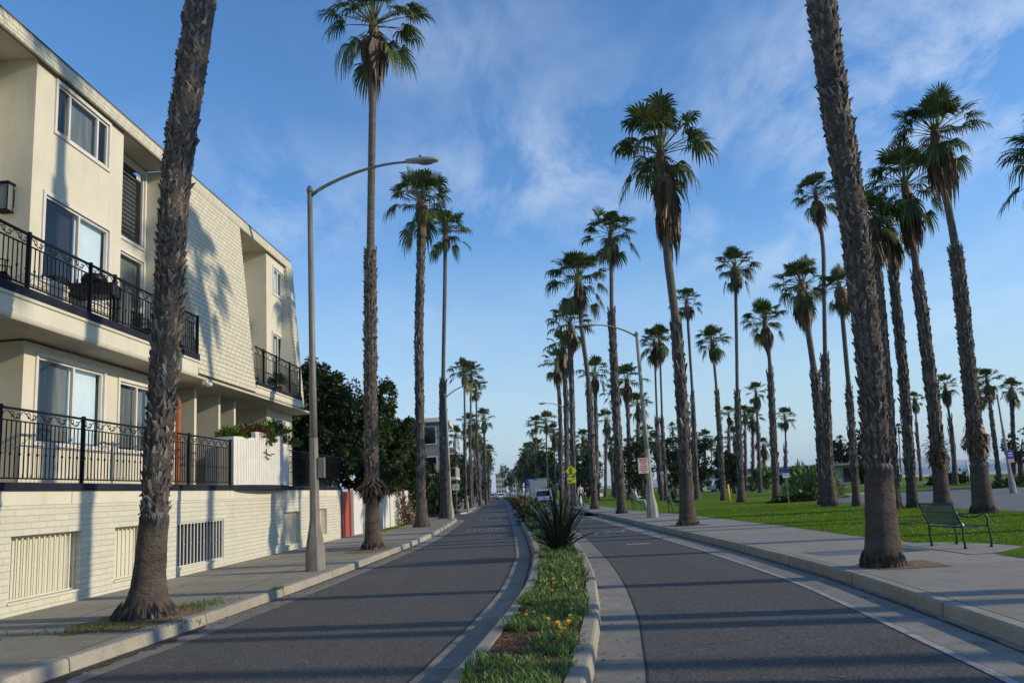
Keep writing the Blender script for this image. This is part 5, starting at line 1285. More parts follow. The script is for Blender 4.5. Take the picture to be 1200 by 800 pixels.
# weeds along the dirt pits, kerb joints
wd = MB()
for i in range(900):
    q = r_.random()
    if q < .45: x, y = -5.2+r_.gauss(0,.5), 11.35+r_.gauss(0,.22)
    elif q < .8: x, y = -4.75+r_.gauss(0,.18), 13.3+r_.gauss(0,.35)
    elif q < .9: x, y = -4.05+r_.gauss(0,.04), 15.1+r_.gauss(0,.1)
    else: x, y = -3.9+r_.gauss(0,.4), 24.6+r_.gauss(0,.6)
    t = r_.random()*6.28
    wd.add([(x-.008*math.cos(t),y-.008*math.sin(t),.15),(x+.008*math.cos(t),y+.008*math.sin(t),.15),(x+r_.uniform(-.05,.05),y+r_.uniform(-.05,.05),.16+r_.uniform(.01,.06))], [(0,1,2)], 0)
tag(wd.build('sidewalk_weeds', mt['leafbright']), 'small green weeds round the dirt pits of the left sidewalk', 'weeds', None, 'stuff')
# leaf litter and grit
lt = MB()
for i in range(1500):
    q = r_.random()
    if q < .62: y = r_.uniform(7,30); x = lerp_path(LK, y)+r_.uniform(.02,.3); z = .009
    elif q < .93: y = r_.uniform(8,30); x = r_.uniform(WX(y)+.1, lerp_path(LK,y)-.2); z = .155
    else: y = r_.uniform(6,30); x = lerp_path(MR,y)+r_.uniform(.0,.6)**1.5; z = .009
    s_ = r_.uniform(.006,.022); t = r_.random()*3.14
    lt.add([(x-s_,y-s_*math.cos(t),z),(x+s_,y-s_,z+.004),(x+s_*.4,y+s_,z+.01),(x-s_*.6,y+s_*.5,z+.002)], [(0,1,2,3)], 0)
tag(lt.build('leaf_litter', mt['dead']), 'scattered dry litter along the kerbs', 'litter', None, 'stuff')
f = MB()
for i in range(16):
    a = r_.uniform(-.8,.8); f.tube([(0,0,.03),(.5*math.cos(a),.5*math.sin(a)*.5,.08),(.95*math.cos(a),.95*math.sin(a)*.6,.01)], [.012,.012,.004], 4)
o = f.build('fallen_frond', mt['dead']); o.location = (10.2,21.6,.15); tag(o, 'dry brown palm frond lying on the lawn behind the bench', 'frond')
f = MB()
for i in range(9):
    a = r_.uniform(-.6,.6); f.tube([(0,0,.02),(.22*math.cos(a),.22*math.sin(a)*.5,.06),(.45*math.cos(a),.45*math.sin(a)*.6,.01)], [.012,.012,.004], 4)
o = f.build('fallen_frond', mt['dead']); o.location = (-5.2,24.3,.15); o.rotation_euler=(0,0,2.8); tag(o, 'curled dry frond on the left sidewalk beside the collared palm', 'frond')
# low white wall stubs left of pit

# ------------------------------------------------------------------ street lamps
def street_lamp(x, y, h, arm, rise, side, label, base='conc', pole_m='steel', rp=.085, head=1.0, lean=0.0):
    root = empty('street_lamp', (x, y, .15 if base else .13), 0, label, 'street lamp', 'cobra head street lamps')
    f = MB()
    f.lathe([(.215*rp/.085,0),(.215*rp/.085,.42),(.185*rp/.085,.62),(.125*rp/.085,.98),(.11*rp/.085,1.15),(.096*rp/.085,2.8),(rp*1.15,2.9)], 8, smooth=False, ang0=.39); f.build('pedestal', mt['concdark' if pole_m == 'steel' else 'concpole'], root)
    f = MB(); f.tube([(0,0,2.88),(lean*.4,0,h*.5),(lean,0,h)], [rp*1.05,rp*.92,rp*.72], 14); f.lathe([(rp*.85,h-.02),(rp*.9,h+.06),(rp*.5,h+.14),(.01,h+.16)], 12, (lean,0,0)); f.build('pole', mt[pole_m], root)
    f = MB(); pts = []
    for k in range(13):
        t = k/12; pts.append((lean+side*arm*t, 0, h-.12 + rise*(math.sin(t*math.pi/2)**.8)))
    f.tube(pts, [.045*head-.0015*k for k in range(13)], 10); a_ = f.build('arm', mt[pole_m], root)
    hx, hz = lean+side*(arm+.36), h-.12+rise+.01
    f = MB(); secs = [(-.42,.04,.04,0),(-.38,.075,.06,.0),(-.15,.13,.085,.0),(.12,.15,.09,-.0),(.3,.13,.075,0),(.38,.07,.04,0),(.4,.02,.02,0)]
    n = 14; vs = []; fs = []
    for xx, w_, hh, dz in secs:
        for k in range(n):
            t = 2*math.pi*k/n; c, s_ = math.cos(t), math.sin(t)
            vs.append((hx+side*xx*head, w_*c*head, hz+(hh*s_*(1 if s_ > 0 else .62)+dz)*head))
    for i in range(len(secs)-1):
        for k in range(n): fs.append((i*n+k, i*n+(k+1)%n, (i+1)*n+(k+1)%n, (i+1)*n+k))
    fs += [tuple(range(n-1,-1,-1)), tuple((len(secs)-1)*n+k for k in range(n))]
    f.add(vs, fs, 0, True); hd = f.build('lamp_head', mt['lamphead'], root)
    f = MB(); f.ell((hx+side*.08*head, 0, hz-.05*head), (.2*head,.105*head,.05*head), 0, 12, 6); f.build('lens', mt['curtain'], hd)
    f = MB(); f.lathe([(.02,0),(.025,.04),(.02,.07),(.005,.08)], 8, (hx-side*.05, 0, hz+.08*head)); f.build('photocell', mt['iron'], hd)
    return root
L1_ = street_lamp(-4.16, 18.67, 8.75, 2.35, .75, 1, 'nearest street lamp, grey octagonal pole on the left sidewalk by the building')
f = MB(); f.box(.1,.24,-.07,.07,2.0,2.45); f.build('control_box', mt['steel'], L1_)
f = MB(); f.box(.15,.19,-.16,.1,.05,.4)
L2_ = street_lamp(6.41, 35.68, 7.95, 1.8, .65, -1, 'street lamp on the right sidewalk with a pale faceted concrete base and a small sign', pole_m='concpole', rp=.1)
sg = empty('parking_sign', (6.2, 35.5, 2.35), .1, 'small white and red parking sign strapped to the right lamp post', 'sign')
f = MB(); f.box(-.26,.2,-.012,0,-.33,.33); f.build('plate', M('sign_white', (.62,.55,.56), None, rough=.5), sg)
f = MB()
for i, (wl, zz_) in enumerate([(.3,.24),(.34,.16),(.22,.08),(.3,-.02),(.26,-.1),(.32,-.18),(.2,-.26)]): f.box(-.03-wl/2, -.03+wl/2, -.018, -.013, zz_-.018, zz_+.018)
f.box(-.24,.18,-.0175,-.013,.28,.3); f.build('lettering', M('sign_red', (.4,.04,.05), None, rough=.5), sg)
street_lamp(-3.15, 51.6, 7.6, 2.0, .85, 1, 'slim street lamp behind the fourth left palm, before the side street', pole_m='concpole', rp=.085)
street_lamp(6.3, 76, 8.9, 1.6, .5, -1, 'distant street lamp whose arm shows left of the tight palm cluster', pole_m='concpole', rp=.09)
street_lamp(-3.5, 84, 8.2, 1.8, .6, 1, 'distant pale street lamp standing among the three tall thin palms', pole_m='concpole', rp=.09)
street_lamp(-3.6, 150, 8.4, 1.8, .6, 1, 'farthest street lamp on the left side of the road', pole_m='concpole', rp=.09)
pl_ = street_lamp(23.45, 37.9, 4.45, .5, .18, -1, 'park lamp with a white base at the right edge carrying a blue sign', pole_m='concpole', rp=.058, head=.6)
sg = empty('park_sign', (23.5, 37.75, 1.8), 0, 'blue, white and red parking sign on the park lamp pole', 'sign')
f = MB(); f.box(-.16,.16,-.015,0,-.08,.3); f.build('blue_plate', M('sign_blue', (.03,.06,.4), None, rough=.5), sg)
f = MB(); f.box(-.155,.155,-.016,-.001,-.25,-.085); f.build('lower_plate', M('sign_pink', (.6,.35,.36), None, rough=.5), sg)
f = MB(); f.box(-.1,.1,-.02,-.016,.04,.09); f.box(-.1,.1,-.02,-.016,.15,.2); f.build('lettering', mt['white'], sg)

# ------------------------------------------------------------------ signs
def post(mb, x, y, z0, z1, r_=.03): mb.box(x-r_, x+r_, y-r_, y+r_, z0, z1)
sg = empty('crossing_sign', (4.98+.35, 62, .15), 0, 'yellow diamond pedestrian crossing sign with an arrow plate below', 'sign')
f = MB(); post(f, 0, 0, 0, 3.0); f.build('post', mt['steel'], sg)
D_ = .43; f = MB(); f.add([(-D_,-.04,2.68),(0,-.04,2.68-D_),(D_,-.04,2.68),(0,-.04,2.68+D_),(-D_,-.03,2.68),(0,-.03,2.68-D_),(D_,-.03,2.68),(0,-.03,2.68+D_)], [(0,1,2,3),(7,6,5,4),(0,4,5,1),(1,5,6,2),(2,6,7,3),(3,7,4,0)]); pn = f.build('diamond_plate', mt['signyel'], sg)
f = MB(); f.ell((.0,-.045,2.95),(.055,.006,.055),0,10,6)
for q in ([(0,2.88),(.0,2.64)],[(0,2.85),(-.12,2.72)],[(0,2.85),(.11,2.76)],[(0,2.66),(-.1,2.42)],[(0,2.66),(.11,2.44)]):
    f.tube([(q[0][0],-.047,q[0][1]),(q[1][0],-.047,q[1][1])], .028, 5)
f.build('walking_figure', mt['black'], pn)
f = MB(); f.box(-.32,.32,-.04,-.03,1.8,2.18); pn = f.build('arrow_plate', mt['signyel'], sg)
f = MB(); f.tube([(.22,-.045,2.1),(-.12,-.045,1.94)], .024, 5); f.tube([(-.2,-.045,1.9),(-.02,-.045,1.89)], .022, 5); f.tube([(-.2,-.045,1.9),(-.15,-.045,2.06)], .022, 5); f.build('arrow', mt['black'], pn)

def plate_sign(name, x, y, z, w_, h, m, label, base=.15, letters=None, twist=0.0, lm='white'):
    root = empty(name, (x, y, base), twist, label, 'sign')
    f = MB(); post(f, 0, 0, 0, z+h/2, .028); f.build('post', mt['steel'], root)
    f = MB(); f.box(-w_/2,w_/2,-.045,-.03,z-h/2,z+h/2); p = f.build('plate', m, root)
    f = MB()
    for i in range(3): f.box(-w_*.32,w_*.32,-.05,-.0455,z+h*.25-i*h*.22-h*.04,z+h*.25-i*h*.22+h*.04)
    f.build('lettering', mt[lm], p); return root
m_blue = bpy.data.materials['sign_blue']
m_wpl = M('sign_white_plate', (.62,.62,.62), None, rough=.5)
s_ = plate_sign('street_sign', -4.9, 61.5+6.5, 2.3, .95, .26, m_wpl, 'white street name sign on a post at the far corner of the side street', lm='steel')
plate_sign('notice_sign', -3.05+.35, 50.5, 1.9, .42, .36, m_wpl, 'small white notice beside the slim lamp before the side street', lm='steel')
s_ = plate_sign('lawn_sign', 15.05, 43.6, 1.55, .36, .5, m_wpl, 'blue topped white sign on a post standing on the lawn', lm='steel')
f = MB(); f.box(-.18,.18,-.05,-.046,1.55,1.8); f.build('blue_panel', m_blue, s_)
plate_sign('street_sign', 5.0, 100, 2.6, 2.0, .5, M('sign_green', (.02,.16,.11), None, rough=.5), 'green street sign above the white parked car on the right')
plate_sign('shop_sign', 3.9+.2, 104, 2.5, 1.8, .75, m_blue, 'blue sign left of the green one above the parked truck')
# posts, bins, hydrant
def simple_post(x, y, h, r_, m, label, name='post', cat='post', lean=0.0):
    f = MB(); f.tube([(0,0,-.02),(lean,0,h)], r_, 8); f.lathe([(r_,h-.005),(r_*1.1,h+.02),(r_*.4,h+.05)], 8, (lean,0,0)); o = f.build(name, m); o.location = (x,y,.15); return tag(o, label, cat)
simple_post(14.07, 51.4, 1.05, .07, mt['yellow'], 'short yellow post standing on the open lawn')
simple_post(22.8, 40.0, 1.55, .045, mt['bone'], 'thin leaning white post at the edge of the park road', lean=-.1)
def bin_(x, y, label, s=1.0, m='bone'):
    root = empty('trash_bin', (x,y,.15), 0, label, 'trash bin'); root.scale = (s,s,s)
    f = MB(); f.lathe([(.24,0),(.27,.06),(.29,.75),(.27,.8)], 14); f.build('body', mt[m], root)
    f = MB(); f.lathe([(.3,.79),(.3,.86),(.22,.93),(.1,.95)], 14); f.build('lid', mt['concpole'], root)
bin_(6.75, 72.5, 'pale round trash bin behind the yellow hydrant', 1.05)
bin_(21.6, 60.5, 'pale concrete bin on the far lawn left of the touching palms', .75)
bin_(25.9, 44.4, 'pale concrete bin near the park lamp at right', .8)
bin_(-2.9-.7, 92, 'dark bin with a yellow top among the three tall thin palms on the left', 1.3, 'black')
hy = empty('fire_hydrant', (6.75, 62.5, .15), .3, 'yellow fire hydrant on the right kerb behind the spiky flax', 'hydrant')
f = MB(); f.lathe([(.17,0),(.17,.05),(.12,.06),(.11,.5),(.15,.52),(.15,.57),(.125,.6),(.11,.7),(.06,.78),(.03,.8),(.03,.86),(.0,.86)], 14); f.build('barrel', mt['yellow'], hy)
for a in (0, 2.1, 4.2):
    f = MB(); f.tube([(0,0,.42),(math.cos(a)*.2,math.sin(a)*.2,.42)], .06, 9); f.tube([(math.cos(a)*.18,math.sin(a)*.18,.42),(math.cos(a)*.22,math.sin(a)*.22,.42)], .075, 6); f.build('outlet', mt['yellow'], hy)
# wooden utility pole with crossarm behind the grey house
up = empty('utility_pole', (-9.6, 88, .1), .2, 'dark wooden utility pole behind the grey house', 'utility pole')
f = MB(); f.tube([(0,0,0),(0,0,9.9)], [.15,.11], 10); f.build('pole', mt['wood'], up)
f = MB(); f.box(-1.1,1.1,-.06,.06,8.85,8.97); f.build('crossarm', mt['wood'], up)
f = MB()
for q in (-.95,-.4,.4,.95): f.lathe([(.03,0),(.05,.05),(.03,.12)], 8, (q,0,8.97))
f.build('insulators', mt['concpole'], up)
f = MB()
for q in (-.95,.4,.95):
    pts = [(-9.6+q-40*t, 88+3*t, 9.2-2.2*4*t*(1-t)*.25) for t in [i/10 for i in range(11)]]; f.tube(pts, .014, 4)
tag(f.build('power_lines', mt['black']), 'thin dark power lines running left from the utility pole', 'wires')

# ------------------------------------------------------------------ benches
def bench(x, y, rz, label, length=1.3, z=.152):
    """faces local +x; back along y"""
    root = empty('park_bench', (x,y,z), rz, label, 'bench', 'green metal park benches'); root.scale = (.9,1,.86); H_ = length/2
    for sy in (-H_+.04, H_-.04):
        f = MB(); f.tube([(.0,sy,0),(-.02,sy,.22),(.0,sy,.42),(-.06,sy,.62),(-.17,sy,.9)], [.022,.02,.02,.02,.018], 7); f.ell((0,sy,.015),(.045,.035,.02),0,8,5); f.build('leg', mt['green'], root)
        f = MB(); f.tube([(.56,sy,0),(.58,sy,.2),(.55,sy,.42),(.57,sy,.6),(.5,sy,.66),(.32,sy,.615),(.1,sy,.63),(-.07,sy,.68)], .02, 7); f.ell((.56,sy,.015),(.045,.035,.02),0,8,5); f.build('leg', mt['green'], root)
    f = MB(); n = 15
    for i in range(n):
        xx = .02+.52*i/(n-1); zz_ = .43-.02*math.sin(math.pi*i/(n-1)); f.box(xx-.011, xx+.011, -H_+.03, H_-.03, zz_-.006, zz_+.004)
    f.tube([(.0,-H_+.04,.42),(.0,H_-.04,.42)], .016, 6); f.tube([(.56,-H_+.04,.42),(.56,H_-.04,.42)], .016, 6); f.build('seat', mt['green'], root)
    f = MB(); n = int(length/.035)
    for i in range(n):
        yy = -H_+.06+(length-.12)*i/(n-1); f.add([(-.035,yy-.008,.5),(-.035,yy+.008,.5),(-.165,yy+.008,.88),(-.165,yy-.008,.88),(-.025,yy-.008,.5),(-.025,yy+.008,.5),(-.155,yy+.008,.88),(-.155,yy-.008,.88)], [(3,2,1,0),(4,5,6,7),(0,1,5,4),(2,3,7,6),(1,2,6,5),(3,0,4,7)])
    f.tube([(-.165,-H_+.03,.9),(-.19,0,.9),(-.165,H_-.03,.9)], .02, 7); f.tube([(-.03,-H_+.03,.49),(-.03,H_-.03,.49)], .014, 6); f.tube([(-.11,-H_+.03,.72),(-.11,H_-.03,.72)], .009, 6)
    f.build('backrest', mt['green'], root)
    return root
bench(7.95, 15.0, R(8), 'empty dark green metal bench on the concrete pad beside the big leaning trunk', .98, .156)
bench(7.35, 46.6, R(-4), 'green bench with a person in a white top, left of the right lamp post', 1.5)
bench(8.0, 39.6, R(-4), 'green bench with a person in dark clothes, between the lamp post and the shaggy palm', 1.5)
f = MB(); f.box(-.06,.06,-.04,.04,0,.03); f.box(.02,.08,.0,.06,.03,.05); o = f.build('paper_wrapper', mt['white'], None, .005); o.location = (8.12,14.8,.53); o.rotation_euler = (0,0,.6); tag(o, 'crumpled white paper lying on the seat of the empty bench', 'litter')

# ------------------------------------------------------------------ people
def person(loc, rz, J, bones, label, cloth, hair=True, group=None, cat='person'):
    """J: name -> (x,y,z,r); bones: pairs; one skinned surface, colour by nearest bone"""
    names = list(J); idx = {n: i for i, n in enumerate(names)}
    me = bpy.data.meshes.new('person'); me.from_pydata([J[n][:3] for n in names], [(idx[a], idx[b_]) for a, b_ in bones], [])
    o = bpy.data.objects.new('person', me); col.objects.link(o)
    md = o.modifiers.new('s', 'SKIN'); md.use_smooth_shade = True
    lay = me.skin_vertices[0]
    for n in names: lay.data[idx[n]].radius = (J[n][3], J[n][3]*(J[n][4] if len(J[n]) > 4 else 1))
    lay.data[idx['pelvis']].use_root = True
    sd_ = o.modifiers.new('d', 'SUBSURF'); sd_.levels = 2; sd_.render_levels = 2
    dg = bpy.context.evaluated_depsgraph_get(); me2 = bpy.data.meshes.new_from_object(o.evaluated_get(dg))
    bpy.data.objects.remove(o); o = bpy.data.objects.new('person', me2); col.objects.link(o)
    mats = sorted(set(cloth.values()) | {'skin'}); me2.materials.clear()
    for m_ in mats: me2.materials.append(PM[m_])
    segs = [(Vector(J[a][:3]), Vector(J[b_][:3]), cloth.get(b_, cloth.get(a, 'skin'))) for a, b_ in bones]
    for p in me2.polygons:
        c = p.center; best = None
        for a, b_, m_ in segs:
            ab = b_-a; t = max(0, min(1, (c-a).dot(ab)/max(ab.length_squared, 1e-9))); d_ = (c-a-ab*t).length
            if best is None or d_ < best[0]: best = (d_, m_)
        p.material_index = mats.index(best[1]); p.use_smooth = True
    o.location = loc; o.rotation_euler = (0,0,rz); tag(o, label, cat, group)
    if hair:
        hx, hy_, hz = J['head'][:3]; f = MB(); f.ell((hx-.02, hy_, hz+.035), (.098,.088,.1), 0, 12, 8); f.build('hair', mt['hair'], o)
        f = MB(); f.ell((hx+.098, hy_, hz-.01), (.018,.012,.02), 0, 6, 4)
        for s_ in (-1,1): f.ell((hx+.0, hy_+s_*.082, hz-.005), (.02,.01,.028), 0, 6, 4)
        f.build('nose_and_ears', mt['skin'], o)
    return o
PM = {'skin': mt['skin'], 'white': mt['white'], 'lightblue': M('light_blue_denim', (.35,.5,.55), None), 'dark': M('dark_cloth', (.03,.035,.05), None), 'jean': M('blue_jeans', (.04,.06,.12), None), 'pink': M('pale_pink_shirt', (.6,.5,.55), None), 'red': M('red_shirt', (.55,.05,.03), None)}
def hand(J, B_, wr, d, side):
    w_ = Vector(J[wr][:3]); d = Vector(d).normalized(); p = w_+d*.08; J[wr+'_palm'] = (*p, .028, .6); B_.append((wr, wr+'_palm'))
    s_ = Vector((0,1,0)) if abs(d.y) < .8 else Vector((1,0,0))
    for k, (o_, l) in enumerate(((-.028,.075),(-.01,.085),(.01,.08),(.026,.065))):
        q = p+s_*o_+d*l*.5; q2 = p+s_*o_*1.1+d*l+Vector((0,0,-.02)); J[f'{wr}f{k}'] = (*q,.009); J[f'{wr}g{k}'] = (*q2,.007); B_ += [(wr+'_palm', f'{wr}f{k}'), (f'{wr}f{k}', f'{wr}g{k}')]
    q = w_+d*.04+s_*side*.045; J[wr+'t'] = (*q,.01); B_.append((wr, wr+'t'))
def sit_pose(fwd_arm=.25):
    J = dict(pelvis=(.2,0,.56,.13,.8), belly=(.17,0,.72,.125,.8), chest=(.13,0,.92,.14,.75), neck=(.13,0,1.06,.055), head0=(.15,0,1.14,.085), head=(.16,0,1.22,.09))
    B_ = [('pelvis','belly'),('belly','chest'),('chest','neck'),('neck','head0'),('head0','head')]
    for s_, n in ((-1,'l'),(1,'r')):
        J['sh'+n] = (.13, s_*.18, .98, .06); J['el'+n] = (.2, s_*.25, .74, .045); J['wr'+n] = (.42, s_*.16, .7+fwd_arm*.2, .03)
        J['hip'+n] = (.24, s_*.09, .54, .09); J['kn'+n] = (.62, s_*.11, .54, .065); J['an'+n] = (.66, s_*.11, .1, .042); J['to'+n] = (.84, s_*.12, .04, .035)
        B_ += [('chest','sh'+n),('sh'+n,'el'+n),('el'+n,'wr'+n),('pelvis','hip'+n),('hip'+n,'kn'+n),('kn'+n,'an'+n),('an'+n,'to'+n)]
        hand(J, B_, 'wr'+n, (1,0,-.1), -s_)
    return J, B_
J, B_ = sit_pose()
c1 = {k: 'white' for k in ('belly','chest','shl','shr','ell','elr')}; c1.update({k: 'lightblue' for k in ('pelvis','hipl','hipr','knl','knr','anl','anr')}); c1.update(tol='dark', tor='dark')
person((7.35,46.5,.15-.02), R(-4), J, B_, 'person in a white top and pale blue trousers sitting on the far bench', c1)
J, B_ = sit_pose(.6)
c2 = {k: 'dark' for k in ('belly','chest','shl','shr','ell','elr','tol','tor')}; c2.update({k: 'jean' for k in ('pelvis','hipl','hipr','knl','knr','anl','anr')})
person((8.0,39.5,.15-.02), R(-4), J, B_, 'person in dark clothes sitting on the bench beside the shaggy palm', c2)
def stand_pose(step=.22, sw=.18):
    J = dict(pelvis=(0,0,.93,.13,.75), belly=(0,0,1.08,.12,.75), chest=(.02,0,1.32,.14,.72), neck=(.02,0,1.48,.052), head0=(.03,0,1.56,.08), head=(.035,0,1.64,.09))
    B_ = [('pelvis','belly'),('belly','chest'),('chest','neck'),('neck','head0'),('head0','head')]
    for s_, n in ((-1,'l'),(1,'r')):
        J['sh'+n] = (.02, s_*.18, 1.4, .058); J['el'+n] = (-s_*sw*.5, s_*.24, 1.14, .044); J['wr'+n] = (-s_*sw+.08, s_*.23, .92, .03)
        J['hip'+n] = (0, s_*.09, .88, .09); J['kn'+n] = (s_*step*.6+.05, s_*.1, .48, .06); J['an'+n] = (s_*step-.02, s_*.1, .08, .042); J['to'+n] = (s_*step+.14, s_*.11, .035, .035)
        B_ += [('chest','sh'+n),('sh'+n,'el'+n),('el'+n,'wr'+n),('pelvis','hip'+n),('hip'+n,'kn'+n),('kn'+n,'an'+n),('an'+n,'to'+n)]
        hand(J, B_, 'wr'+n, (.1,0,-1), -s_)
    return J, B_
J, B_ = stand_pose()
c3 = {k: 'pink' for k in ('belly','chest','shl','shr','ell','elr')}; c3.update({k: 'dark' for k in ('pelvis','hipl','hipr','knl','knr','anl','anr','tol','tor')})
person((6.35,66.5,.15), R(100), J, B_, 'person in a pale pink shirt and dark trousers walking away on the right sidewalk', c3)
J, B_ = stand_pose(.15,.1)
c4 = dict(c3); c4.update({k: 'red' for k in ('belly','chest','shl','shr','ell','elr')})
person((40.4,85,.13), R(190), J, B_, 'tiny figure in a red shirt on the beach path behind the lawn', c4, cat='person')
i = 0
for (x, y, m_) in [(42.5,88,'white'),(52,86,'dark'),(56,90,'jean'),(58,88,'dark'),(60,92,'white'),(66,96,'dark'),(70,100,'jean'),(49,92,'dark')]:
    cc = dict(c3); cc.update({k: m_ for k in ('belly','chest','shl','shr','ell','elr')})
    person((x,y,.0), R(40*i), J, B_, 'tiny far figure walking on the sand near the sea', cc, group='distant people on the beach'); i += 1

# ------------------------------------------------------------------ vehicles
def car(x, y, rz, label, paint, kind='suv', group=None):
    root = empty('parked_car' if kind != 'moving' else 'car', (x,y,.0), rz, label, 'car', group)
    # side profile (x forward): lower body and greenhouse
    if kind == 'truck': L_, W_, H_ = 5.2, 2.0, 2.6
    else: L_, W_, H_ = 4.4, 1.82, 1.62 if kind == 'suv' else 1.42
    l, w_ = L_/2, W_/2
    if kind == 'truck': low = [(-l,.45),(-l,1.0),(-l,1.15),(l-.1,1.15),(l,.95),(l,.45)]; top = [(-l+.02,1.15),(-l+.03,H_),(l-1.7,H_),(l-1.68,2.1),(l-1.25,2.05),(l-.8,1.15)]
    else: low = [(-l,.38),(-l-.02,.62),(-l+.04,.9),(l-1.2,.92),(l-.25,.8),(l,.62),(l,.36)]; top = [(-l+.1,.9),(-l+.38,H_-.06),(-l+.8,H_),(.35,H_),(.75,H_-.08),(l-1.15,.9)]
    def shell(prof, wa, wb, zlo, zhi):
        n = len(prof); vs = []; f_ = []
        for sgn in (-1,1):
            for px_, pz in prof:
                q = (pz-zlo)/max(zhi-zlo,.01); vs.append((px_, sgn*(wa+(wb-wa)*max(0,q)), pz))
        f_ = [tuple(range(n)), tuple(range(2*n-1,n-1,-1))]+[(i,n+i,n+(i+1)%n,(i+1)%n) for i in range(n)]; return vs, f_
    f = MB(); v_, f_ = shell(low, w_*.97, w_, .38, .95); f.add(v_, f_); v_, f_ = shell(top, w_*.93, w_*.76 if kind != 'truck' else w_*.95, top[0][1], H_); f.add(v_, f_)
    f.build('body', paint, root, .05)
    if kind != 'truck':
        g = MB(); z0, z1 = .97, H_-.16
        wz = lambda z: w_*.93+(w_*.76-w_*.93)*(z-.9)/(H_-.9)+.006
        for sgn in (-1,1):
            for a, b_, c, d in ((-l+.42,-.7,-l+.62,-.62),(-.62,.35,-.55,.3),(.42,1.0,.38,.68)):
                vs = [(a,sgn*wz(z0),z0),(b_,sgn*wz(z0),z0),(d,sgn*wz(z1),z1),(c,sgn*wz(z1),z1)]; g.add(vs, [(0,1,2,3)])
        xr0 = -l+.1+.28*(z0-.9)/(H_-.96)-.008; xr1 = -l+.1+.28*(z1-.9)/(H_-.96)-.008
        g.add([(xr0,-w_*.78,z0),(xr0,w_*.78,z0),(xr1,w_*.68,z1),(xr1,-w_*.68,z1)], [(0,1,2,3)])
        g.add([(l-1.13,-w_*.8,.95),(l-1.13,w_*.8,.95),(.8,w_*.7,z1),(.8,-w_*.7,z1)], [(0,1,2,3)])
        g.build('windows', mt['glossdark'], root)
    else:
        g = MB(); g.add([(l-.84,-w_*.8,1.3),(l-.84,w_*.8,1.3),(l-1.22,w_*.75,2.0),(l-1.22,-w_*.75,2.0)], [(0,1,2,3)]); g.build('windows', mt['glossdark'], root)
    for sx_ in (-l+.78, l-.85):
        for sy_ in (-w_+.1, w_-.1):
            f = MB(); vs = []; 
            f.tube([(sx_,sy_-.1,.32),(sx_,sy_+.1,.32)], .32, 18); wh = f.build('wheel', mt['rubber'], root)
            f = MB(); f.tube([(sx_,sy_-.105,.32),(sx_,sy_+.105,.32)], .19, 14); f.build('rim', mt['rim'], wh)
    for sy_ in (-w_+.22, w_-.22):
        f = MB(); f.box(-l-.035,-l+.05,sy_-.14,sy_+.14,.68,.86 if kind != 'truck' else .8); f.build('tail_light', PM['red'], root)
        f = MB(); f.box(l-.1,l+.015,sy_-.17,sy_+.17,.6,.74); f.build('headlight', mt['rim'], root)
    f = MB(); f.box(-l-.04,-l-.0,-w_*.9,w_*.9,.4,.56); f.box(l-.02,l+.03,-w_*.9,w_*.9,.36,.52); f.build('bumper', mt['black'], root)
    f = MB(); f.box(-l-.045,-l-.02,-.18,.18,.6,.72); f.build('number_plate', mt['white'], root)
    return root
def paint(name, c): return M(name, c, None, rough=.25, spec=.7)
pw, pd, ps, pr = paint('car_white', (.75,.75,.74)), paint('car_dark', (.02,.022,.03)), paint('car_silver', (.35,.36,.37)), paint('car_red', (.5,.04,.02))
car(4.1, 83, R(90), 'white estate car parked on the right kerb behind the spiky flax', pw, 'suv')
car(4.15, 94, R(90), 'pale box truck parked in front of the white estate car', ps, 'truck')
car(4.15, 103, R(90), 'red car parked past the box truck on the right kerb', pr, 'suv')
car(4.35, 110, R(90), 'dark car parked past the red one on the right kerb', pd, 'suv')
car(4.35, 118, R(90), 'silver car parked past the dark one on the right kerb', ps, 'car')
for k, yy in enumerate((127, 136, 146, 158)): car(4.35, yy, R(90), 'small far car in the parked line on the right kerb', [pd, pw, pd, ps][k], 'suv', 'far parked cars right')
car(.0, 178, R(-90), 'white car driving towards us in the left lane', pw, 'moving')
car(-2.1, 196, R(-90), 'pale car far down the left kerb behind the approaching white car', ps, 'car')
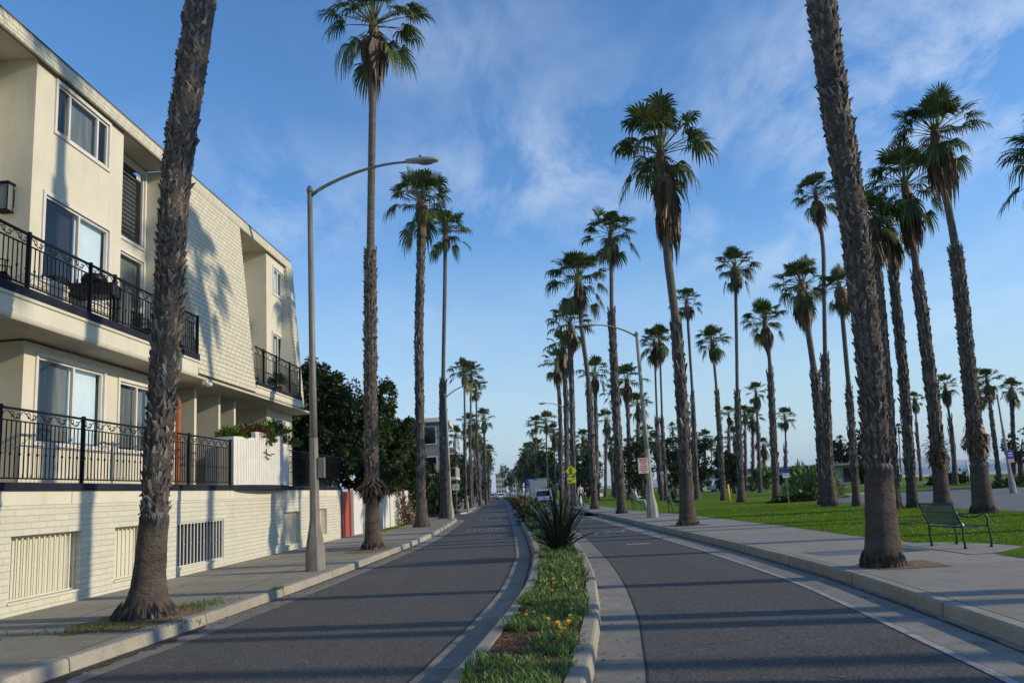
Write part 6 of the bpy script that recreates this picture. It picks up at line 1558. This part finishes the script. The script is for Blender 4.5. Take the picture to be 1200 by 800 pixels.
for k, yy in enumerate((215, 232, 250)): car(-1.9, yy, R(-90), 'tiny far car parked along the left kerb', [pd, pw, ps][k], 'car', 'far parked cars left')
car(9.6, 98, R(15), 'white car in the park lot seen behind the walker', pw, 'suv')
car(18, 112, R(0), 'silver car in the park lot behind the slim crossing palms', ps, 'suv')
car(27.5, 101, R(0), 'white van-like car left of the low pale building', pw, 'suv')
# teal beach umbrella
um = empty('beach_umbrella', (44.5,104,0), 0, 'teal beach umbrella under the dark beach pine', 'umbrella')
f = MB(); f.tube([(0,0,0),(0,0,2.2)], .03, 6); f.build('pole', mt['bone'], um)
f = MB(); f.lathe([(1.2,1.75),(.8,2.0),(.3,2.2),(.02,2.25)], 10, smooth=False); f.build('canopy', M('teal_cloth', (.02,.3,.3), None), um)
# far coast
f = MB(); r_ = random.Random(4)
xs_ = [i*180 for i in range(0,40)]
pr_ = [(x, 140*max(0,math.sin(math.pi*min(1,max(0,(x-200)/5200))))**.7*(.7+.3*math.sin(x*.0023+1)+.12*math.sin(x*.011))) for x in xs_]
for (xa, ha), (xb, hb) in zip(pr_, pr_[1:]):
    yA, yB = 9000-xa*.1, 9000-xb*.1
    f.add([(xa+1200,yA,-4),(xb+1200,yB,-4),(xb+1200,yB+500,hb-4),(xa+1200,yA+500,ha-4),(xb+1200,yB+1800,-4),(xa+1200,yA+1800,-4)], [(0,1,2,3),(3,2,4,5)])
tag(f.build('coast_hills', M('hazy_hills', (.2,.22,.2), (.26,.27,.24), .001, .95)), kind='structure')
# air between us and the far coast
m, nt, b, N, L = nodes('air'); nt.nodes.remove(b)
pv_ = N('ShaderNodeVolumePrincipled'); pv_.inputs['Density'].default_value = .00008; pv_.inputs['Color'].default_value = (.8,.9,1,1); pv_.inputs['Anisotropy'].default_value = .2
L(pv_.outputs[0], nt.nodes['Material Output'].inputs['Volume'])
f = MB(); f.box(-4100,9100,-3100,12100,-8,175); tag(f.build('haze', m), 'thin sea air haze over the whole place', 'haze', None, 'stuff')
